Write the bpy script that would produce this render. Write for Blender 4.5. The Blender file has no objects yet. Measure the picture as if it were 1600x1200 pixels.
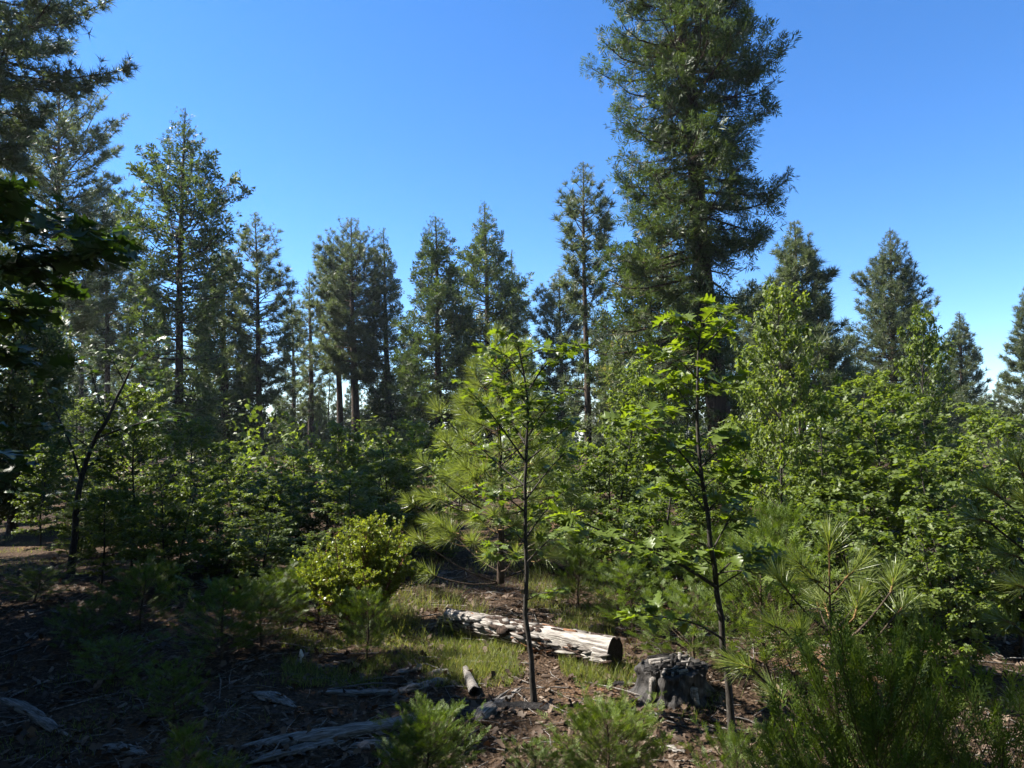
import bpy, math, random
import numpy as np
from mathutils import Vector, noise

# ------------------------------------------------------------------ camera, sky, sun, exposure
S = bpy.context.scene
COL = S.collection
F, PITCH, CAMZ = 1100.0, math.radians(3.5), 2.4
cd = bpy.data.cameras.new('camera'); cam = bpy.data.objects.new('camera', cd); COL.objects.link(cam)
cam.location = (0, 0, CAMZ); cam.rotation_euler = (math.pi / 2 + PITCH, 0, 0)
cd.sensor_width = 36; cd.lens = 36 * F / 1600; cd.clip_start = .05; cd.clip_end = 3000
S.camera = cam
SUN_AZ, SUN_EL = math.radians(-78), math.radians(47)
W = bpy.data.worlds.new('World'); S.world = W; W.use_nodes = True
wn = W.node_tree; sky = wn.nodes.new('ShaderNodeTexSky'); sky.sky_type = 'NISHITA'; sky.sun_disc = False
sky.sun_elevation = SUN_EL; sky.sun_rotation = SUN_AZ; sky.altitude = 1200; sky.air_density = 1.0
sky.dust_density = .05; sky.ozone_density = 5.0
hs = wn.nodes.new('ShaderNodeHueSaturation'); hs.inputs['Saturation'].default_value = 1.2; hs.inputs['Hue'].default_value = .504
wn.links.new(sky.outputs[0], hs.inputs['Color']); wn.links.new(hs.outputs[0], wn.nodes['Background'].inputs[0])
wn.nodes['Background'].inputs[1].default_value = .079
sd = bpy.data.lights.new('sun', 'SUN'); sun = bpy.data.objects.new('sun', sd); COL.objects.link(sun)
sd.energy = 5.0; sd.angle = math.radians(.53); sd.color = (1, .95, .86)
SUNV = Vector((math.sin(SUN_AZ) * math.cos(SUN_EL), math.cos(SUN_AZ) * math.cos(SUN_EL), math.sin(SUN_EL)))
sun.rotation_euler = SUNV.to_track_quat('Z', 'Y').to_euler(); sun.location = (-20, 10, 25)
S.view_settings.view_transform = 'Standard'; S.view_settings.look = 'None'
S.view_settings.gamma = 1; S.view_settings.exposure = 1.82; S.view_settings.use_curve_mapping = False
S.render.engine = 'CYCLES'
S.cycles.max_bounces = 6; S.cycles.transmission_bounces = 4; S.cycles.diffuse_bounces = 3; S.cycles.glossy_bounces = 2

# ------------------------------------------------------------------ pixel helpers (photo is 1600 x 1200)
def at(px, py, Y):
    u, v = (px - 800) / F, (600 - py) / F
    d = np.array([u, math.cos(PITCH) - v * math.sin(PITCH), math.sin(PITCH) + v * math.cos(PITCH)])
    return np.array([0, 0, CAMZ]) + d * (Y / d[1])
def onground(px, py):
    p = None; z = 0.
    for _ in range(4):
        u, v = (px - 800) / F, (600 - py) / F
        d = np.array([u, math.cos(PITCH) - v * math.sin(PITCH), math.sin(PITCH) + v * math.cos(PITCH)])
        p = np.array([0, 0, CAMZ]) + d * ((z - CAMZ) / d[2]); z = gz(p[0], p[1])
    return p
def gz(x, y):
    n = noise.noise(Vector((x * .35, y * .35, 3.1))) * .10 + noise.noise(Vector((x * 1.3, y * 1.3, 7.7))) * .035
    return float(n) + .22 * math.exp(-((x + 5) ** 2 + (y - 11) ** 2) / 18)

# ------------------------------------------------------------------ mesh helpers
class Geo:
    def __init__(s): s.V = []; s.F = []; s.n = 0
    def add(s, V, *Fs):
        V = np.asarray(V, float).reshape(-1, 3)
        for f in Fs: s.F.append(np.asarray(f, int) + s.n)
        s.V.append(V); s.n += len(V); return s
    def scatter(s, tpl, P, M, sc):
        """copies of template tpl (V, F...) at P (N,3), frames M (N,3,3) as columns, scale sc (N,) or (N,3)"""
        V, Fs = tpl[0], tpl[1:]
        N = len(P)
        if N == 0: return s
        sc = np.asarray(sc, float)
        if sc.ndim == 1: sc = sc[:, None].repeat(3, 1)
        A = np.einsum('nij,tj,nj->nti', M, V, sc) + P[:, None, :]
        off = (np.arange(N) * len(V))[:, None, None]
        s.V.append(A.reshape(-1, 3))
        for f in Fs: s.F.append((f[None] + off).reshape(-1, f.shape[1]) + s.n)
        s.n += N * len(V); return s
    def tubes(s, P, R, k=5, cap=False):
        """P (N,n,3), R (N,n)"""
        P = np.asarray(P, float); R = np.asarray(R, float)
        if P.ndim == 2: P = P[None]; R = R[None]
        N, n, _ = P.shape
        if N == 0: return s
        T = np.gradient(P, axis=1); T /= np.linalg.norm(T, axis=2, keepdims=True) + 1e-9
        mean = T.mean(1)
        ref = np.where(np.abs(mean[:, 2:3]) > .7, np.array([[1., 0, 0]]), np.array([[0, 0, 1.]]))[:, None, :]
        A = np.cross(T, np.broadcast_to(ref, T.shape)); A /= np.linalg.norm(A, axis=2, keepdims=True) + 1e-9
        B = np.cross(T, A)
        a = np.arange(k) * 2 * math.pi / k
        V = P[:, :, None] + R[:, :, None, None] * (np.cos(a)[:, None] * A[:, :, None] + np.sin(a)[:, None] * B[:, :, None])
        i = np.arange(n - 1)[:, None] * k; j = np.arange(k)[None]; j2 = (j + 1) % k
        q = np.stack([i + j, i + j2, i + k + j2, i + k + j], -1).reshape(-1, 4)
        off = (np.arange(N) * n * k)[:, None, None]
        s.V.append(V.reshape(-1, 3)); s.F.append((q[None] + off).reshape(-1, 4) + s.n)
        if cap and k in (3, 4): pass
        s.n += N * n * k; return s
    def mesh(s, name, mats, smooth=False, mi=None):
        me = bpy.data.meshes.new(name)
        if s.V:
            V = np.concatenate(s.V)
            me.vertices.add(len(V)); me.vertices.foreach_set('co', V.astype(np.float32).ravel())
            loops = np.concatenate([f.ravel() for f in s.F]); cnt = np.concatenate([np.full(len(f), f.shape[1]) for f in s.F])
            me.loops.add(len(loops)); me.loops.foreach_set('vertex_index', loops.astype(np.int32))
            me.polygons.add(len(cnt)); st = np.concatenate([[0], np.cumsum(cnt)[:-1]])
            me.polygons.foreach_set('loop_start', st.astype(np.int32))
            me.update(calc_edges=True)
            if smooth: me.polygons.foreach_set('use_smooth', np.ones(len(cnt), bool))
            if mi is not None: me.polygons.foreach_set('material_index', np.asarray(mi, np.int32))
        for m in (mats if isinstance(mats, (list, tuple)) else [mats]): me.materials.append(m)
        return me

def link(name, me, parent=None, loc=None, rz=None, kind=None, label=None):
    o = bpy.data.objects.new(name, me); COL.objects.link(o)
    if parent is not None: o.parent = parent
    if loc is not None: o.location = tuple(loc)
    if rz is not None: o.rotation_euler = (0, 0, rz)
    if kind: o['kind'] = kind
    if label: o['label'] = label
    return o
def thing(name, label, cat, loc, rz=0, group=None, sc=None):
    o = bpy.data.objects.new(name, None); COL.objects.link(o)
    o.empty_display_size = .2
    o.location = tuple(loc); o.rotation_euler = (0, 0, rz)
    if sc is not None: o.scale = sc if hasattr(sc, '__len__') else (sc,) * 3
    o['label'] = label; o['category'] = cat
    if group: o['group'] = group
    return o
def copy_thing(src, label, loc, rz=0, sc=1, group=None, name=None):
    r = src.copy(); COL.objects.link(r)
    if name: r.name = name
    r.location = tuple(loc); r.rotation_euler = (0, 0, rz); r.scale = sc if hasattr(sc, '__len__') else (sc,) * 3
    r['label'] = label
    if group: r['group'] = group
    for c in src.children:
        k = c.copy(); COL.objects.link(k); k.parent = r
    return r

def unit(v): return v / (np.linalg.norm(v, axis=-1, keepdims=True) + 1e-9)
def frames_z(D, rng, roll=None, nrm=None):
    """frames with local Z along D; local Y (the flat normal) near nrm when given"""
    D = unit(D); N = len(D)
    if nrm is None: r = unit(rng.normal(size=(N, 3)))
    else: r = nrm + rng.normal(size=(N, 3)) * (roll or 0)
    X = unit(np.cross(r, D)); Y = np.cross(D, X)
    return np.stack([X, Y, D], -1)

# ------------------------------------------------------------------ materials
def mat(name):
    m = bpy.data.materials.new(name); m.use_nodes = True; nt = m.node_tree
    return m, nt, nt.nodes['Principled BSDF'], nt.nodes['Material Output']
def N(nt, t, **kw):
    n = nt.nodes.new(t)
    for k, v in kw.items(): setattr(n, k, v)
    return n
def ramp(nt, stops):
    r = nt.nodes.new('ShaderNodeValToRGB'); e = r.color_ramp.elements
    while len(e) < len(stops): e.new(.5)
    for i, (p, c) in enumerate(stops): e[i].position = p; e[i].color = (*c, 1)
    return r
def foliage(name, cols, trans=.3, rough=.5, spec=.35, tcol=None, nscale=.8, island=.6):
    m, nt, b, out = mat(name); L = nt.links.new
    g = N(nt, 'ShaderNodeNewGeometry'); oi = N(nt, 'ShaderNodeObjectInfo'); tc = N(nt, 'ShaderNodeTexCoord')
    nz = N(nt, 'ShaderNodeTexNoise'); nz.inputs['Scale'].default_value = nscale; nz.inputs['Detail'].default_value = 2
    L(tc.outputs['Object'], nz.inputs['Vector'])
    a = N(nt, 'ShaderNodeMath', operation='MULTIPLY'); L(g.outputs['Random Per Island'], a.inputs[0]); a.inputs[1].default_value = island
    c = N(nt, 'ShaderNodeMath', operation='MULTIPLY_ADD'); L(nz.outputs['Fac'], c.inputs[0]); c.inputs[1].default_value = (1 - island) * 1.2; L(a.outputs[0], c.inputs[2])
    d = N(nt, 'ShaderNodeMath', operation='MULTIPLY_ADD'); L(oi.outputs['Random'], d.inputs[0]); d.inputs[1].default_value = .28; L(c.outputs[0], d.inputs[2])
    e = N(nt, 'ShaderNodeMath', operation='SUBTRACT'); L(d.outputs[0], e.inputs[0]); e.inputs[1].default_value = .16
    r = ramp(nt, cols); L(e.outputs[0], r.inputs[0]); L(r.outputs[0], b.inputs['Base Color'])
    b.inputs['Roughness'].default_value = rough; b.inputs['Specular IOR Level'].default_value = spec
    t = N(nt, 'ShaderNodeBsdfTranslucent'); mx = N(nt, 'ShaderNodeMixShader'); mx.inputs[0].default_value = trans
    h = N(nt, 'ShaderNodeMix', data_type='RGBA', blend_type='MULTIPLY'); h.inputs[0].default_value = 1
    L(r.outputs[0], h.inputs[6]); h.inputs[7].default_value = (*(tcol or (2.0, 2.2, 1.0)), 1); L(h.outputs[2], t.inputs['Color'])
    L(b.outputs[0], mx.inputs[1]); L(t.outputs[0], mx.inputs[2]); L(mx.outputs[0], out.inputs['Surface'])
    return m
def woodmat(name, cols, scale=(6, 6, 1.2), bump=.5, rough=.85, detail=6, dist=.03, axis='Object'):
    m, nt, b, out = mat(name); L = nt.links.new
    tc = N(nt, 'ShaderNodeTexCoord'); mp = N(nt, 'ShaderNodeMapping'); mp.inputs['Scale'].default_value = scale
    L(tc.outputs[axis], mp.inputs[0])
    nz = N(nt, 'ShaderNodeTexNoise'); nz.inputs['Scale'].default_value = 3; nz.inputs['Detail'].default_value = detail; nz.inputs['Roughness'].default_value = .65
    L(mp.outputs[0], nz.inputs['Vector'])
    r = ramp(nt, cols); L(nz.outputs['Fac'], r.inputs[0]); L(r.outputs[0], b.inputs['Base Color'])
    bp = N(nt, 'ShaderNodeBump'); bp.inputs['Strength'].default_value = bump; bp.inputs['Distance'].default_value = dist
    L(nz.outputs['Fac'], bp.inputs['Height']); L(bp.outputs[0], b.inputs['Normal'])
    b.inputs['Roughness'].default_value = rough; b.inputs['Specular IOR Level'].default_value = .2
    return m
M = {}
M['needle'] = foliage('pine_needles', [(0, (.026, .036, .017)), (.5, (.066, .085, .038)), (.9, (.13, .148, .068)), (1, (.19, .155, .085))], .32, .50, .5, (1.8, 1.9, 1.1))
M['needle_near'] = foliage('young_pine_needles', [(0, (.075, .105, .026)), (.5, (.13, .165, .044)), (1, (.21, .23, .08))], .38, .36, .55, (2.0, 2.0, .8))
M['cedar'] = foliage('cedar_scales', [(0, (.020, .033, .012)), (.5, (.050, .072, .023)), (.88, (.105, .128, .044)), (1, (.20, .165, .065))], .32, .55, .4, (1.9, 2.0, .9))
M['cedar_near'] = foliage('young_cedar_scales', [(0, (.040, .070, .012)), (.5, (.075, .115, .018)), (1, (.14, .18, .032))], .30, .5, .3, (2.0, 2.0, .6), 2.)
M['oak'] = foliage('oak_leaves', [(0, (.046, .070, .016)), (.5, (.086, .120, .026)), (.93, (.14, .175, .042)), (1, (.20, .18, .04))], .44, .50, .32, (2.1, 2.1, .6))
M['oak_near'] = foliage('young_oak_leaves', [(0, (.060, .088, .016)), (.6, (.095, .135, .022)), (.95, (.14, .18, .034)), (1, (.40, .34, .05))], .42, .42, .45, (2.2, 2.2, .45), island=.3)
M['oak_dark'] = foliage('oak_leaves_painted_shade', [(0, (.025, .042, .012)), (.6, (.045, .072, .018)), (1, (.075, .11, .024))], .25, .42, .35, (1.8, 2.1, .5))  # darker copy of the oak leaf colours, shade put into the colour
M['manz'] = foliage('manzanita_leaves', [(0, (.09, .125, .022)), (.5, (.145, .19, .03)), (.9, (.22, .24, .042)), (1, (.34, .27, .07))], .40, .40, .4, (1.9, 1.8, .6), 2.)
M['grass'] = foliage('grass_blades', [(0, (.055, .075, .018)), (.5, (.10, .13, .032)), (.8, (.17, .17, .06)), (1, (.32, .26, .13))], .42, .5, .3, (1.8, 1.8, .8), 1.)
M['dryleaf'] = foliage('dry_leaves', [(0, (.025, .016, .010)), (.4, (.060, .038, .025)), (.7, (.12, .085, .060)), (.92, (.22, .18, .145)), (1, (.40, .37, .33))], .10, .7, .2, (1.3, 1.0, .7), 1.)
M['bark_far'] = woodmat('dark_pine_bark', [(.3, (.022, .015, .011)), (.5, (.060, .042, .030)), (.75, (.13, .095, .07))], (9, 9, 1.6), .8)
M['bark_cedar'] = woodmat('fibrous_cedar_bark', [(.3, (.014, .009, .007)), (.5, (.042, .027, .020)), (.75, (.105, .066, .048))], (9, 9, .55), 1., dist=.05)
M['bark_oak'] = woodmat('grey_oak_bark', [(.3, (.014, .012, .010)), (.55, (.045, .039, .033)), (.8, (.11, .10, .085))], (22, 22, 8), .4, dist=.01)
M['twig'] = woodmat('brown_twigs', [(.3, (.035, .024, .016)), (.7, (.12, .085, .055))], (10, 10, 10), .1)
M['twig_pine'] = woodmat('orange_pine_shoots', [(.3, (.12, .07, .03)), (.7, (.26, .16, .07))], (20, 20, 20), .3, dist=.004)
M['wood'] = woodmat('bleached_log_wood', [(.30, (.05, .036, .027)), (.42, (.15, .13, .115)), (.56, (.34, .315, .285)), (.8, (.54, .52, .49))], (1.3, 11, 11), 1., dist=.035)
M['grey_wood'] = woodmat('weathered_grey_wood', [(.30, (.032, .027, .023)), (.48, (.135, .12, .106)), (.72, (.34, .32, .30))], (1.6, 22, 22), .9, dist=.014)
M['char'] = woodmat('charred_wood', [(.35, (.008, .007, .007)), (.6, (.022, .019, .018)), (.8, (.05, .044, .04))], (14, 14, 14), 1., .6, dist=.03)
M['rust'] = woodmat('crumbled_red_wood', [(.3, (.06, .03, .016)), (.6, (.19, .095, .05)), (.8, (.32, .19, .12))], (8, 8, 8), .6)
M['white'] = woodmat('bleached_white_wood', [(.3, (.35, .33, .30)), (.7, (.68, .66, .62))], (6, 6, 6), .4)

def ground_material():
    m, nt, b, out = mat('forest_floor'); L = nt.links.new
    tc = N(nt, 'ShaderNodeTexCoord')
    big = N(nt, 'ShaderNodeTexNoise'); big.inputs['Scale'].default_value = .45; big.inputs['Detail'].default_value = 6; L(tc.outputs['Object'], big.inputs['Vector'])
    fine = N(nt, 'ShaderNodeTexNoise'); fine.inputs['Scale'].default_value = 26; fine.inputs['Detail'].default_value = 8; fine.inputs['Roughness'].default_value = .75; L(tc.outputs['Object'], fine.inputs['Vector'])
    vor = N(nt, 'ShaderNodeTexVoronoi'); vor.inputs['Scale'].default_value = 34; L(tc.outputs['Object'], vor.inputs['Vector'])
    r1 = ramp(nt, [(.3, (.014, .010, .007)), (.5, (.062, .044, .031)), (.66, (.14, .102, .072)), (.8, (.25, .20, .155))]); L(fine.outputs['Fac'], r1.inputs[0])
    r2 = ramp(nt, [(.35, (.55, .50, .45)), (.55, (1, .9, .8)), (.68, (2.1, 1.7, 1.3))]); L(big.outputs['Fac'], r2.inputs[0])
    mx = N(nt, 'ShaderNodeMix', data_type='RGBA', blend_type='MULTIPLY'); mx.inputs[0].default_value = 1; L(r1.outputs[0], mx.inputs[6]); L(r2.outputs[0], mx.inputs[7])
    L(mx.outputs[2], b.inputs['Base Color'])
    ad = N(nt, 'ShaderNodeMath', operation='ADD'); L(fine.outputs['Fac'], ad.inputs[0]); L(vor.outputs['Distance'], ad.inputs[1])
    bp = N(nt, 'ShaderNodeBump'); bp.inputs['Strength'].default_value = .9; bp.inputs['Distance'].default_value = .03; L(ad.outputs[0], bp.inputs['Height']); L(bp.outputs[0], b.inputs['Normal'])
    b.inputs['Roughness'].default_value = .95; b.inputs['Specular IOR Level'].default_value = .1
    return m

# ------------------------------------------------------------------ ground: one sheet, fine near the camera
def ground():
    ys = np.concatenate([np.linspace(-14, 2, 18)[:-1], np.linspace(2, 14, 120)[:-1], np.linspace(14, 40, 80)[:-1], np.geomspace(40, 1500, 30)])
    xs = np.concatenate([-np.geomspace(1500, 14, 26)[:-1], np.linspace(-14, 14, 200), np.geomspace(14, 1500, 26)[1:]])
    X, Y = np.meshgrid(xs, ys); Z = np.zeros_like(X)
    for i in range(X.shape[0]):
        for j in range(X.shape[1]):
            x, y = X[i, j], Y[i, j]
            Z[i, j] = gz(x, y)
            if abs(x) < 14 and 2 < y < 14: Z[i, j] += .018 * noise.noise(Vector((x * 5, y * 5, 1))) + .012 * noise.noise(Vector((x * 13, y * 13, 1)))
            if y > 60 or abs(x) > 60: Z[i, j] -= .02 * (max(y, abs(x)) - 60)
    nx = len(xs); i = np.arange(len(ys) - 1)[:, None] * nx; j = np.arange(nx - 1)[None]
    q = np.stack([i + j, i + j + 1, i + nx + j + 1, i + nx + j], -1).reshape(-1, 4)
    g = Geo().add(np.stack([X, Y, Z], -1), q)
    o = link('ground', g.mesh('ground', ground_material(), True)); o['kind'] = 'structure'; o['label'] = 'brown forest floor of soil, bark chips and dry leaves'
ground()

# ------------------------------------------------------------------ foliage templates
def tpl_tuft(rng, n=12, wid=.07, spread=1.2, base=.0):
    V, Fc = [], []
    for i in range(n):
        th = spread * math.sqrt((i + .5) / n); ph = i * 2.4 + rng.random()
        d = np.array([math.sin(th) * math.cos(ph), math.sin(th) * math.sin(ph), math.cos(th)])
        s = unit(np.cross(d, rng.normal(size=3))); L_ = rng.uniform(.75, 1.05)
        o = np.array([0, 0, -base * rng.random()])
        V += [o + s * wid * .5, o - s * wid * .5, o + d * L_]; Fc.append([3 * i, 3 * i + 1, 3 * i + 2])
    return np.array(V), np.array(Fc)
def tpl_spray(rng, n=7, wid=.10, fan=1.0, three_d=.15):
    """flat fan of scale-leaf fingers growing along +Z in the XZ plane, unit length"""
    V, Fc = [], []
    for i in range(n):
        t0 = .75 * i / n; a = (0 if i == n - 1 else (1 if i % 2 else -1) * fan * rng.uniform(.5, 1.1))
        L_ = (1 - t0) * rng.uniform(.6, .95)
        o = np.array([0, 0, t0]); d = unit(np.array([math.sin(a), rng.normal() * three_d, math.cos(a)]))
        s = unit(np.cross(d, [0, 1, 0])); m = o + d * L_ * .55
        k = len(V); V += [o, m + s * wid * .5, o + d * L_, m - s * wid * .5]; Fc.append([k, k + 1, k + 2, k + 3])
    return np.array(V), np.array(Fc)
def tpl_spray_near(rng, pairs=5, wid=.034):
    """a feathery flat branchlet: axis, alternate side shoots, each with its own little fingers"""
    V, Q = [], []
    def strip(o, d, l, w):
        d = unit(d); s = unit(np.cross(d, [0, 1, 0])); k = len(V)
        V.extend([o, o + d * l * .5 + s * w * .6, o + d * l, o + d * l * .5 - s * w * .6]); Q.append([k, k + 1, k + 2, k + 3])
    strip(np.zeros(3), np.array([0, 0, 1.]), 1, wid)
    for i in range(pairs * 2):
        t0 = .06 + .86 * i / (pairs * 2); a = (1 if i % 2 else -1) * rng.uniform(.5, .75); l = .44 * (1 - .72 * t0) * rng.uniform(.75, 1.1)
        o = np.array([0, 0, t0]); d = unit(np.array([math.sin(a), rng.normal() * .18, math.cos(a)])); strip(o, d, l, wid * .95)
        for j in range(3):
            b = a + (1 if j % 2 else -1) * rng.uniform(.45, .7); o2 = o + d * l * (.25 + .22 * j)
            strip(o2, np.array([math.sin(b), rng.normal() * .25, math.cos(b)]), l * .36 * rng.uniform(.7, 1.1), wid * .8)
    return np.array(V), np.array(Q)
def tpl_needles(rng, n=110, wid=.011, stem=.55):
    """bottle-brush end of a young pine shoot: long needles off the last stretch, along +Z"""
    V, Q = [], []
    for i in range(n):
        t0 = stem * rng.random() ** .7; ph = rng.uniform(0, 2 * math.pi); th = 1.25 - .95 * t0 / stem + rng.normal() * .13; th = max(th, .05)
        d = np.array([math.sin(th) * math.cos(ph), math.sin(th) * math.sin(ph), math.cos(th)])
        l = rng.uniform(.75, 1.0); o = np.array([0, 0, t0 - stem]); s = unit(np.cross(d, rng.normal(size=3))) * wid
        m = o + d * l * .55; e = o + d * l + np.array([0, 0, rng.uniform(-.10, .04)]) + s * rng.normal() * 3
        k = len(V); V += [o - s * .5, o + s * .5, m + s * .45, e, m - s * .45]; Q.append([k, k + 1, k + 2, k + 3, k + 4])
    return np.array(V), np.array(Q)
OUT_HI = [(0, .015), (.10, .07), (.20, .28), (.26, .30), (.28, .16), (.36, .19), (.50, .46), (.56, .44), (.52, .20), (.62, .22), (.80, .38), (.84, .33), (.77, .17), (.90, .12), (1.0, 0)]
def tpl_leaf_hi(rng, fold=.25, curl=.22):
    V, Q = [], []; n = len(OUT_HI)
    mid = np.linspace(0, 1, n)
    for i, (t, w) in enumerate(OUT_HI):
        for sgn in (-1, 1):
            ww = w * rng.uniform(.85, 1.15)
            V.append([t * 1.0, sgn * ww, fold * ww - curl * t * t + rng.normal() * .012])
        V.append([mid[i], 0, -curl * mid[i] ** 2 - .01])
    for i in range(n - 1):
        a, b = 3 * i, 3 * (i + 1)
        Q += [[a, b, b + 2, a + 2], [a + 2, b + 2, b + 1, a + 1]]
    V.append([-.22, .008, .03]); V.append([-.22, -.008, .03]); k = len(V)
    Q.append([k - 1, k - 2, 1, 0])
    return np.array(V), np.array(Q)
def tpl_leaf_lo(rng, fold=.22, curl=.2, lobes=5):
    V = [[0, 0, 0]]
    R_ = [(.25, .28), (.33, .10), (.60, .42), (.64, .13), (.85, .26)] if lobes == 5 else [(.3, .3), (.45, .14), (.72, .34)]
    half = [(t, w, fold * w - curl * t * t) for t, w in R_]
    pts = [[0, .02, 0]] + [[t, w, z] for t, w, z in half] + [[1, 0, -curl]] + [[t, -w, z] for t, w, z in half[::-1]] + [[0, -.02, 0]]
    V = [[.45, 0, -curl * .2]] + pts; n = len(pts)
    T = [[0, i + 1, (i + 1) % n + 1] for i in range(n)]
    V = np.array(V) + rng.normal(size=(len(V), 3)) * .02
    return V, np.array(T)
def cluster(rng, leaf, n=5, size=1.0):
    """whorl of n leaves radiating round +Z, roughly flat; one leaf length = 1"""
    Vs, Ts = [], []; k = 0
    for i in range(n):
        a = i * 2 * math.pi / n + rng.normal() * .35; tilt = rng.normal() * .35 + .15; roll = rng.normal() * .4; s = rng.uniform(.65, 1.1) * size
        V, T = leaf(rng); ca, sa = math.cos(a), math.sin(a)
        Rx = np.array([[1, 0, 0], [0, math.cos(roll), -math.sin(roll)], [0, math.sin(roll), math.cos(roll)]])
        Ry = np.array([[math.cos(tilt), 0, math.sin(tilt)], [0, 1, 0], [-math.sin(tilt), 0, math.cos(tilt)]])
        Rz = np.array([[ca, -sa, 0], [sa, ca, 0], [0, 0, 1]])
        V = (V * s + np.array([.15, 0, 0])) @ (Rz @ Ry @ Rx).T + np.array([0, 0, rng.normal() * .15])
        Vs.append(V); Ts.append(T + k); k += len(V)
    return np.concatenate(Vs), np.concatenate(Ts)

# ------------------------------------------------------------------ skeleton shared by all trees
def skel(rng, H, prof, h0, n, up, bend=.15, tip=.0, cline=None, inner=.25, step=.3, sfrac=.4, smin=.12, sang=(.6, 1.1), hpow=1., wob=.06, jit=(.6, 1.12), az0=None, azspread=None, fill=None):
    h = h0 + (H * .985 - h0) * ((np.arange(n) + rng.random(n)) / n) ** hpow
    az = np.arange(n) * 2.39996 + rng.normal(size=n) * .4
    if az0 is not None: az = az0 + (rng.random(n) - .5) * azspread
    L_ = np.array([prof(a, b) for a, b in zip(h, az)]) * rng.uniform(jit[0], jit[1], n)
    if fill is not None:
        keep = rng.random(n) < np.array([fill(a) for a in h]); h, az, L_ = h[keep], az[keep], L_[keep]; n = len(h)
    L_ = np.maximum(L_, .06)
    u = up[0] + (up[1] - up[0]) * (h - h0) / max(H - h0, .01) + rng.normal(size=n) * .09
    s = np.linspace(0, 1, 6)[None]
    c = np.array([cline(x) for x in h])
    dx, dy = np.cos(az), np.sin(az)
    wv = (np.sin(s * 3.3 + rng.random((n, 1)) * 6) - np.sin(rng.random((n, 1)) * 6) * 0) * wob * s
    P = np.zeros((n, 6, 3))
    P[..., 0] = c[:, 0:1] + L_[:, None] * (dx[:, None] * s - dy[:, None] * wv)
    P[..., 1] = c[:, 1:2] + L_[:, None] * (dy[:, None] * s + dx[:, None] * wv)
    P[..., 2] = c[:, 2:3] + L_[:, None] * (u[:, None] * s + bend * s ** 2 + tip * s ** 4)
    m = np.clip(np.round(L_ * (1 - inner) / step), 1, 60).astype(int)
    bi = np.repeat(np.arange(n), m); K = len(bi)
    sj = inner + (1 - inner) * rng.random(K) ** .85
    f = np.clip(sj * 5, 0, 4.999); i0 = f.astype(int); fr = (f - i0)[:, None]
    A, B = P[bi, i0], P[bi, i0 + 1]; o = A * (1 - fr) + B * fr; t = unit(B - A)
    ang = rng.uniform(sang[0], sang[1], K) * np.where(rng.random(K) < .5, -1, 1)
    ca, sa = np.cos(ang), np.sin(ang)
    d = np.stack([t[:, 0] * ca - t[:, 1] * sa, t[:, 0] * sa + t[:, 1] * ca, t[:, 2] + rng.normal(size=K) * .2], -1); d = unit(d)
    sl = (L_[bi] * sfrac * (1.1 - sj) + smin) * rng.uniform(.6, 1.2, K)
    Q = np.stack([o, o + d * sl[:, None] * .5, o + d * sl[:, None] + np.array([0, 0, 1.]) * (sl * .12)[:, None]], 1)
    return dict(h=h, az=az, L=L_, P=P, Q=Q, d=d, sl=sl, bi=bi, o=o)

def trunk_pts(H, cl, n=14): return np.array([cl(H * i / (n - 1)) for i in range(n)])
def trunk_tube(g, H, r0, cl, k=9, n=16, flare=.35, rtop=.012, rng=None):
    hs = H * (np.linspace(0, 1, n) ** 1.25)
    P = np.array([cl(h) for h in hs]); P[0, 2] -= .15
    R_ = r0 * (1 - hs / H) ** .85 + rtop + r0 * flare * np.exp(-hs / (r0 * 2.5))
    g.tubes(P, R_, k)

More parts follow.
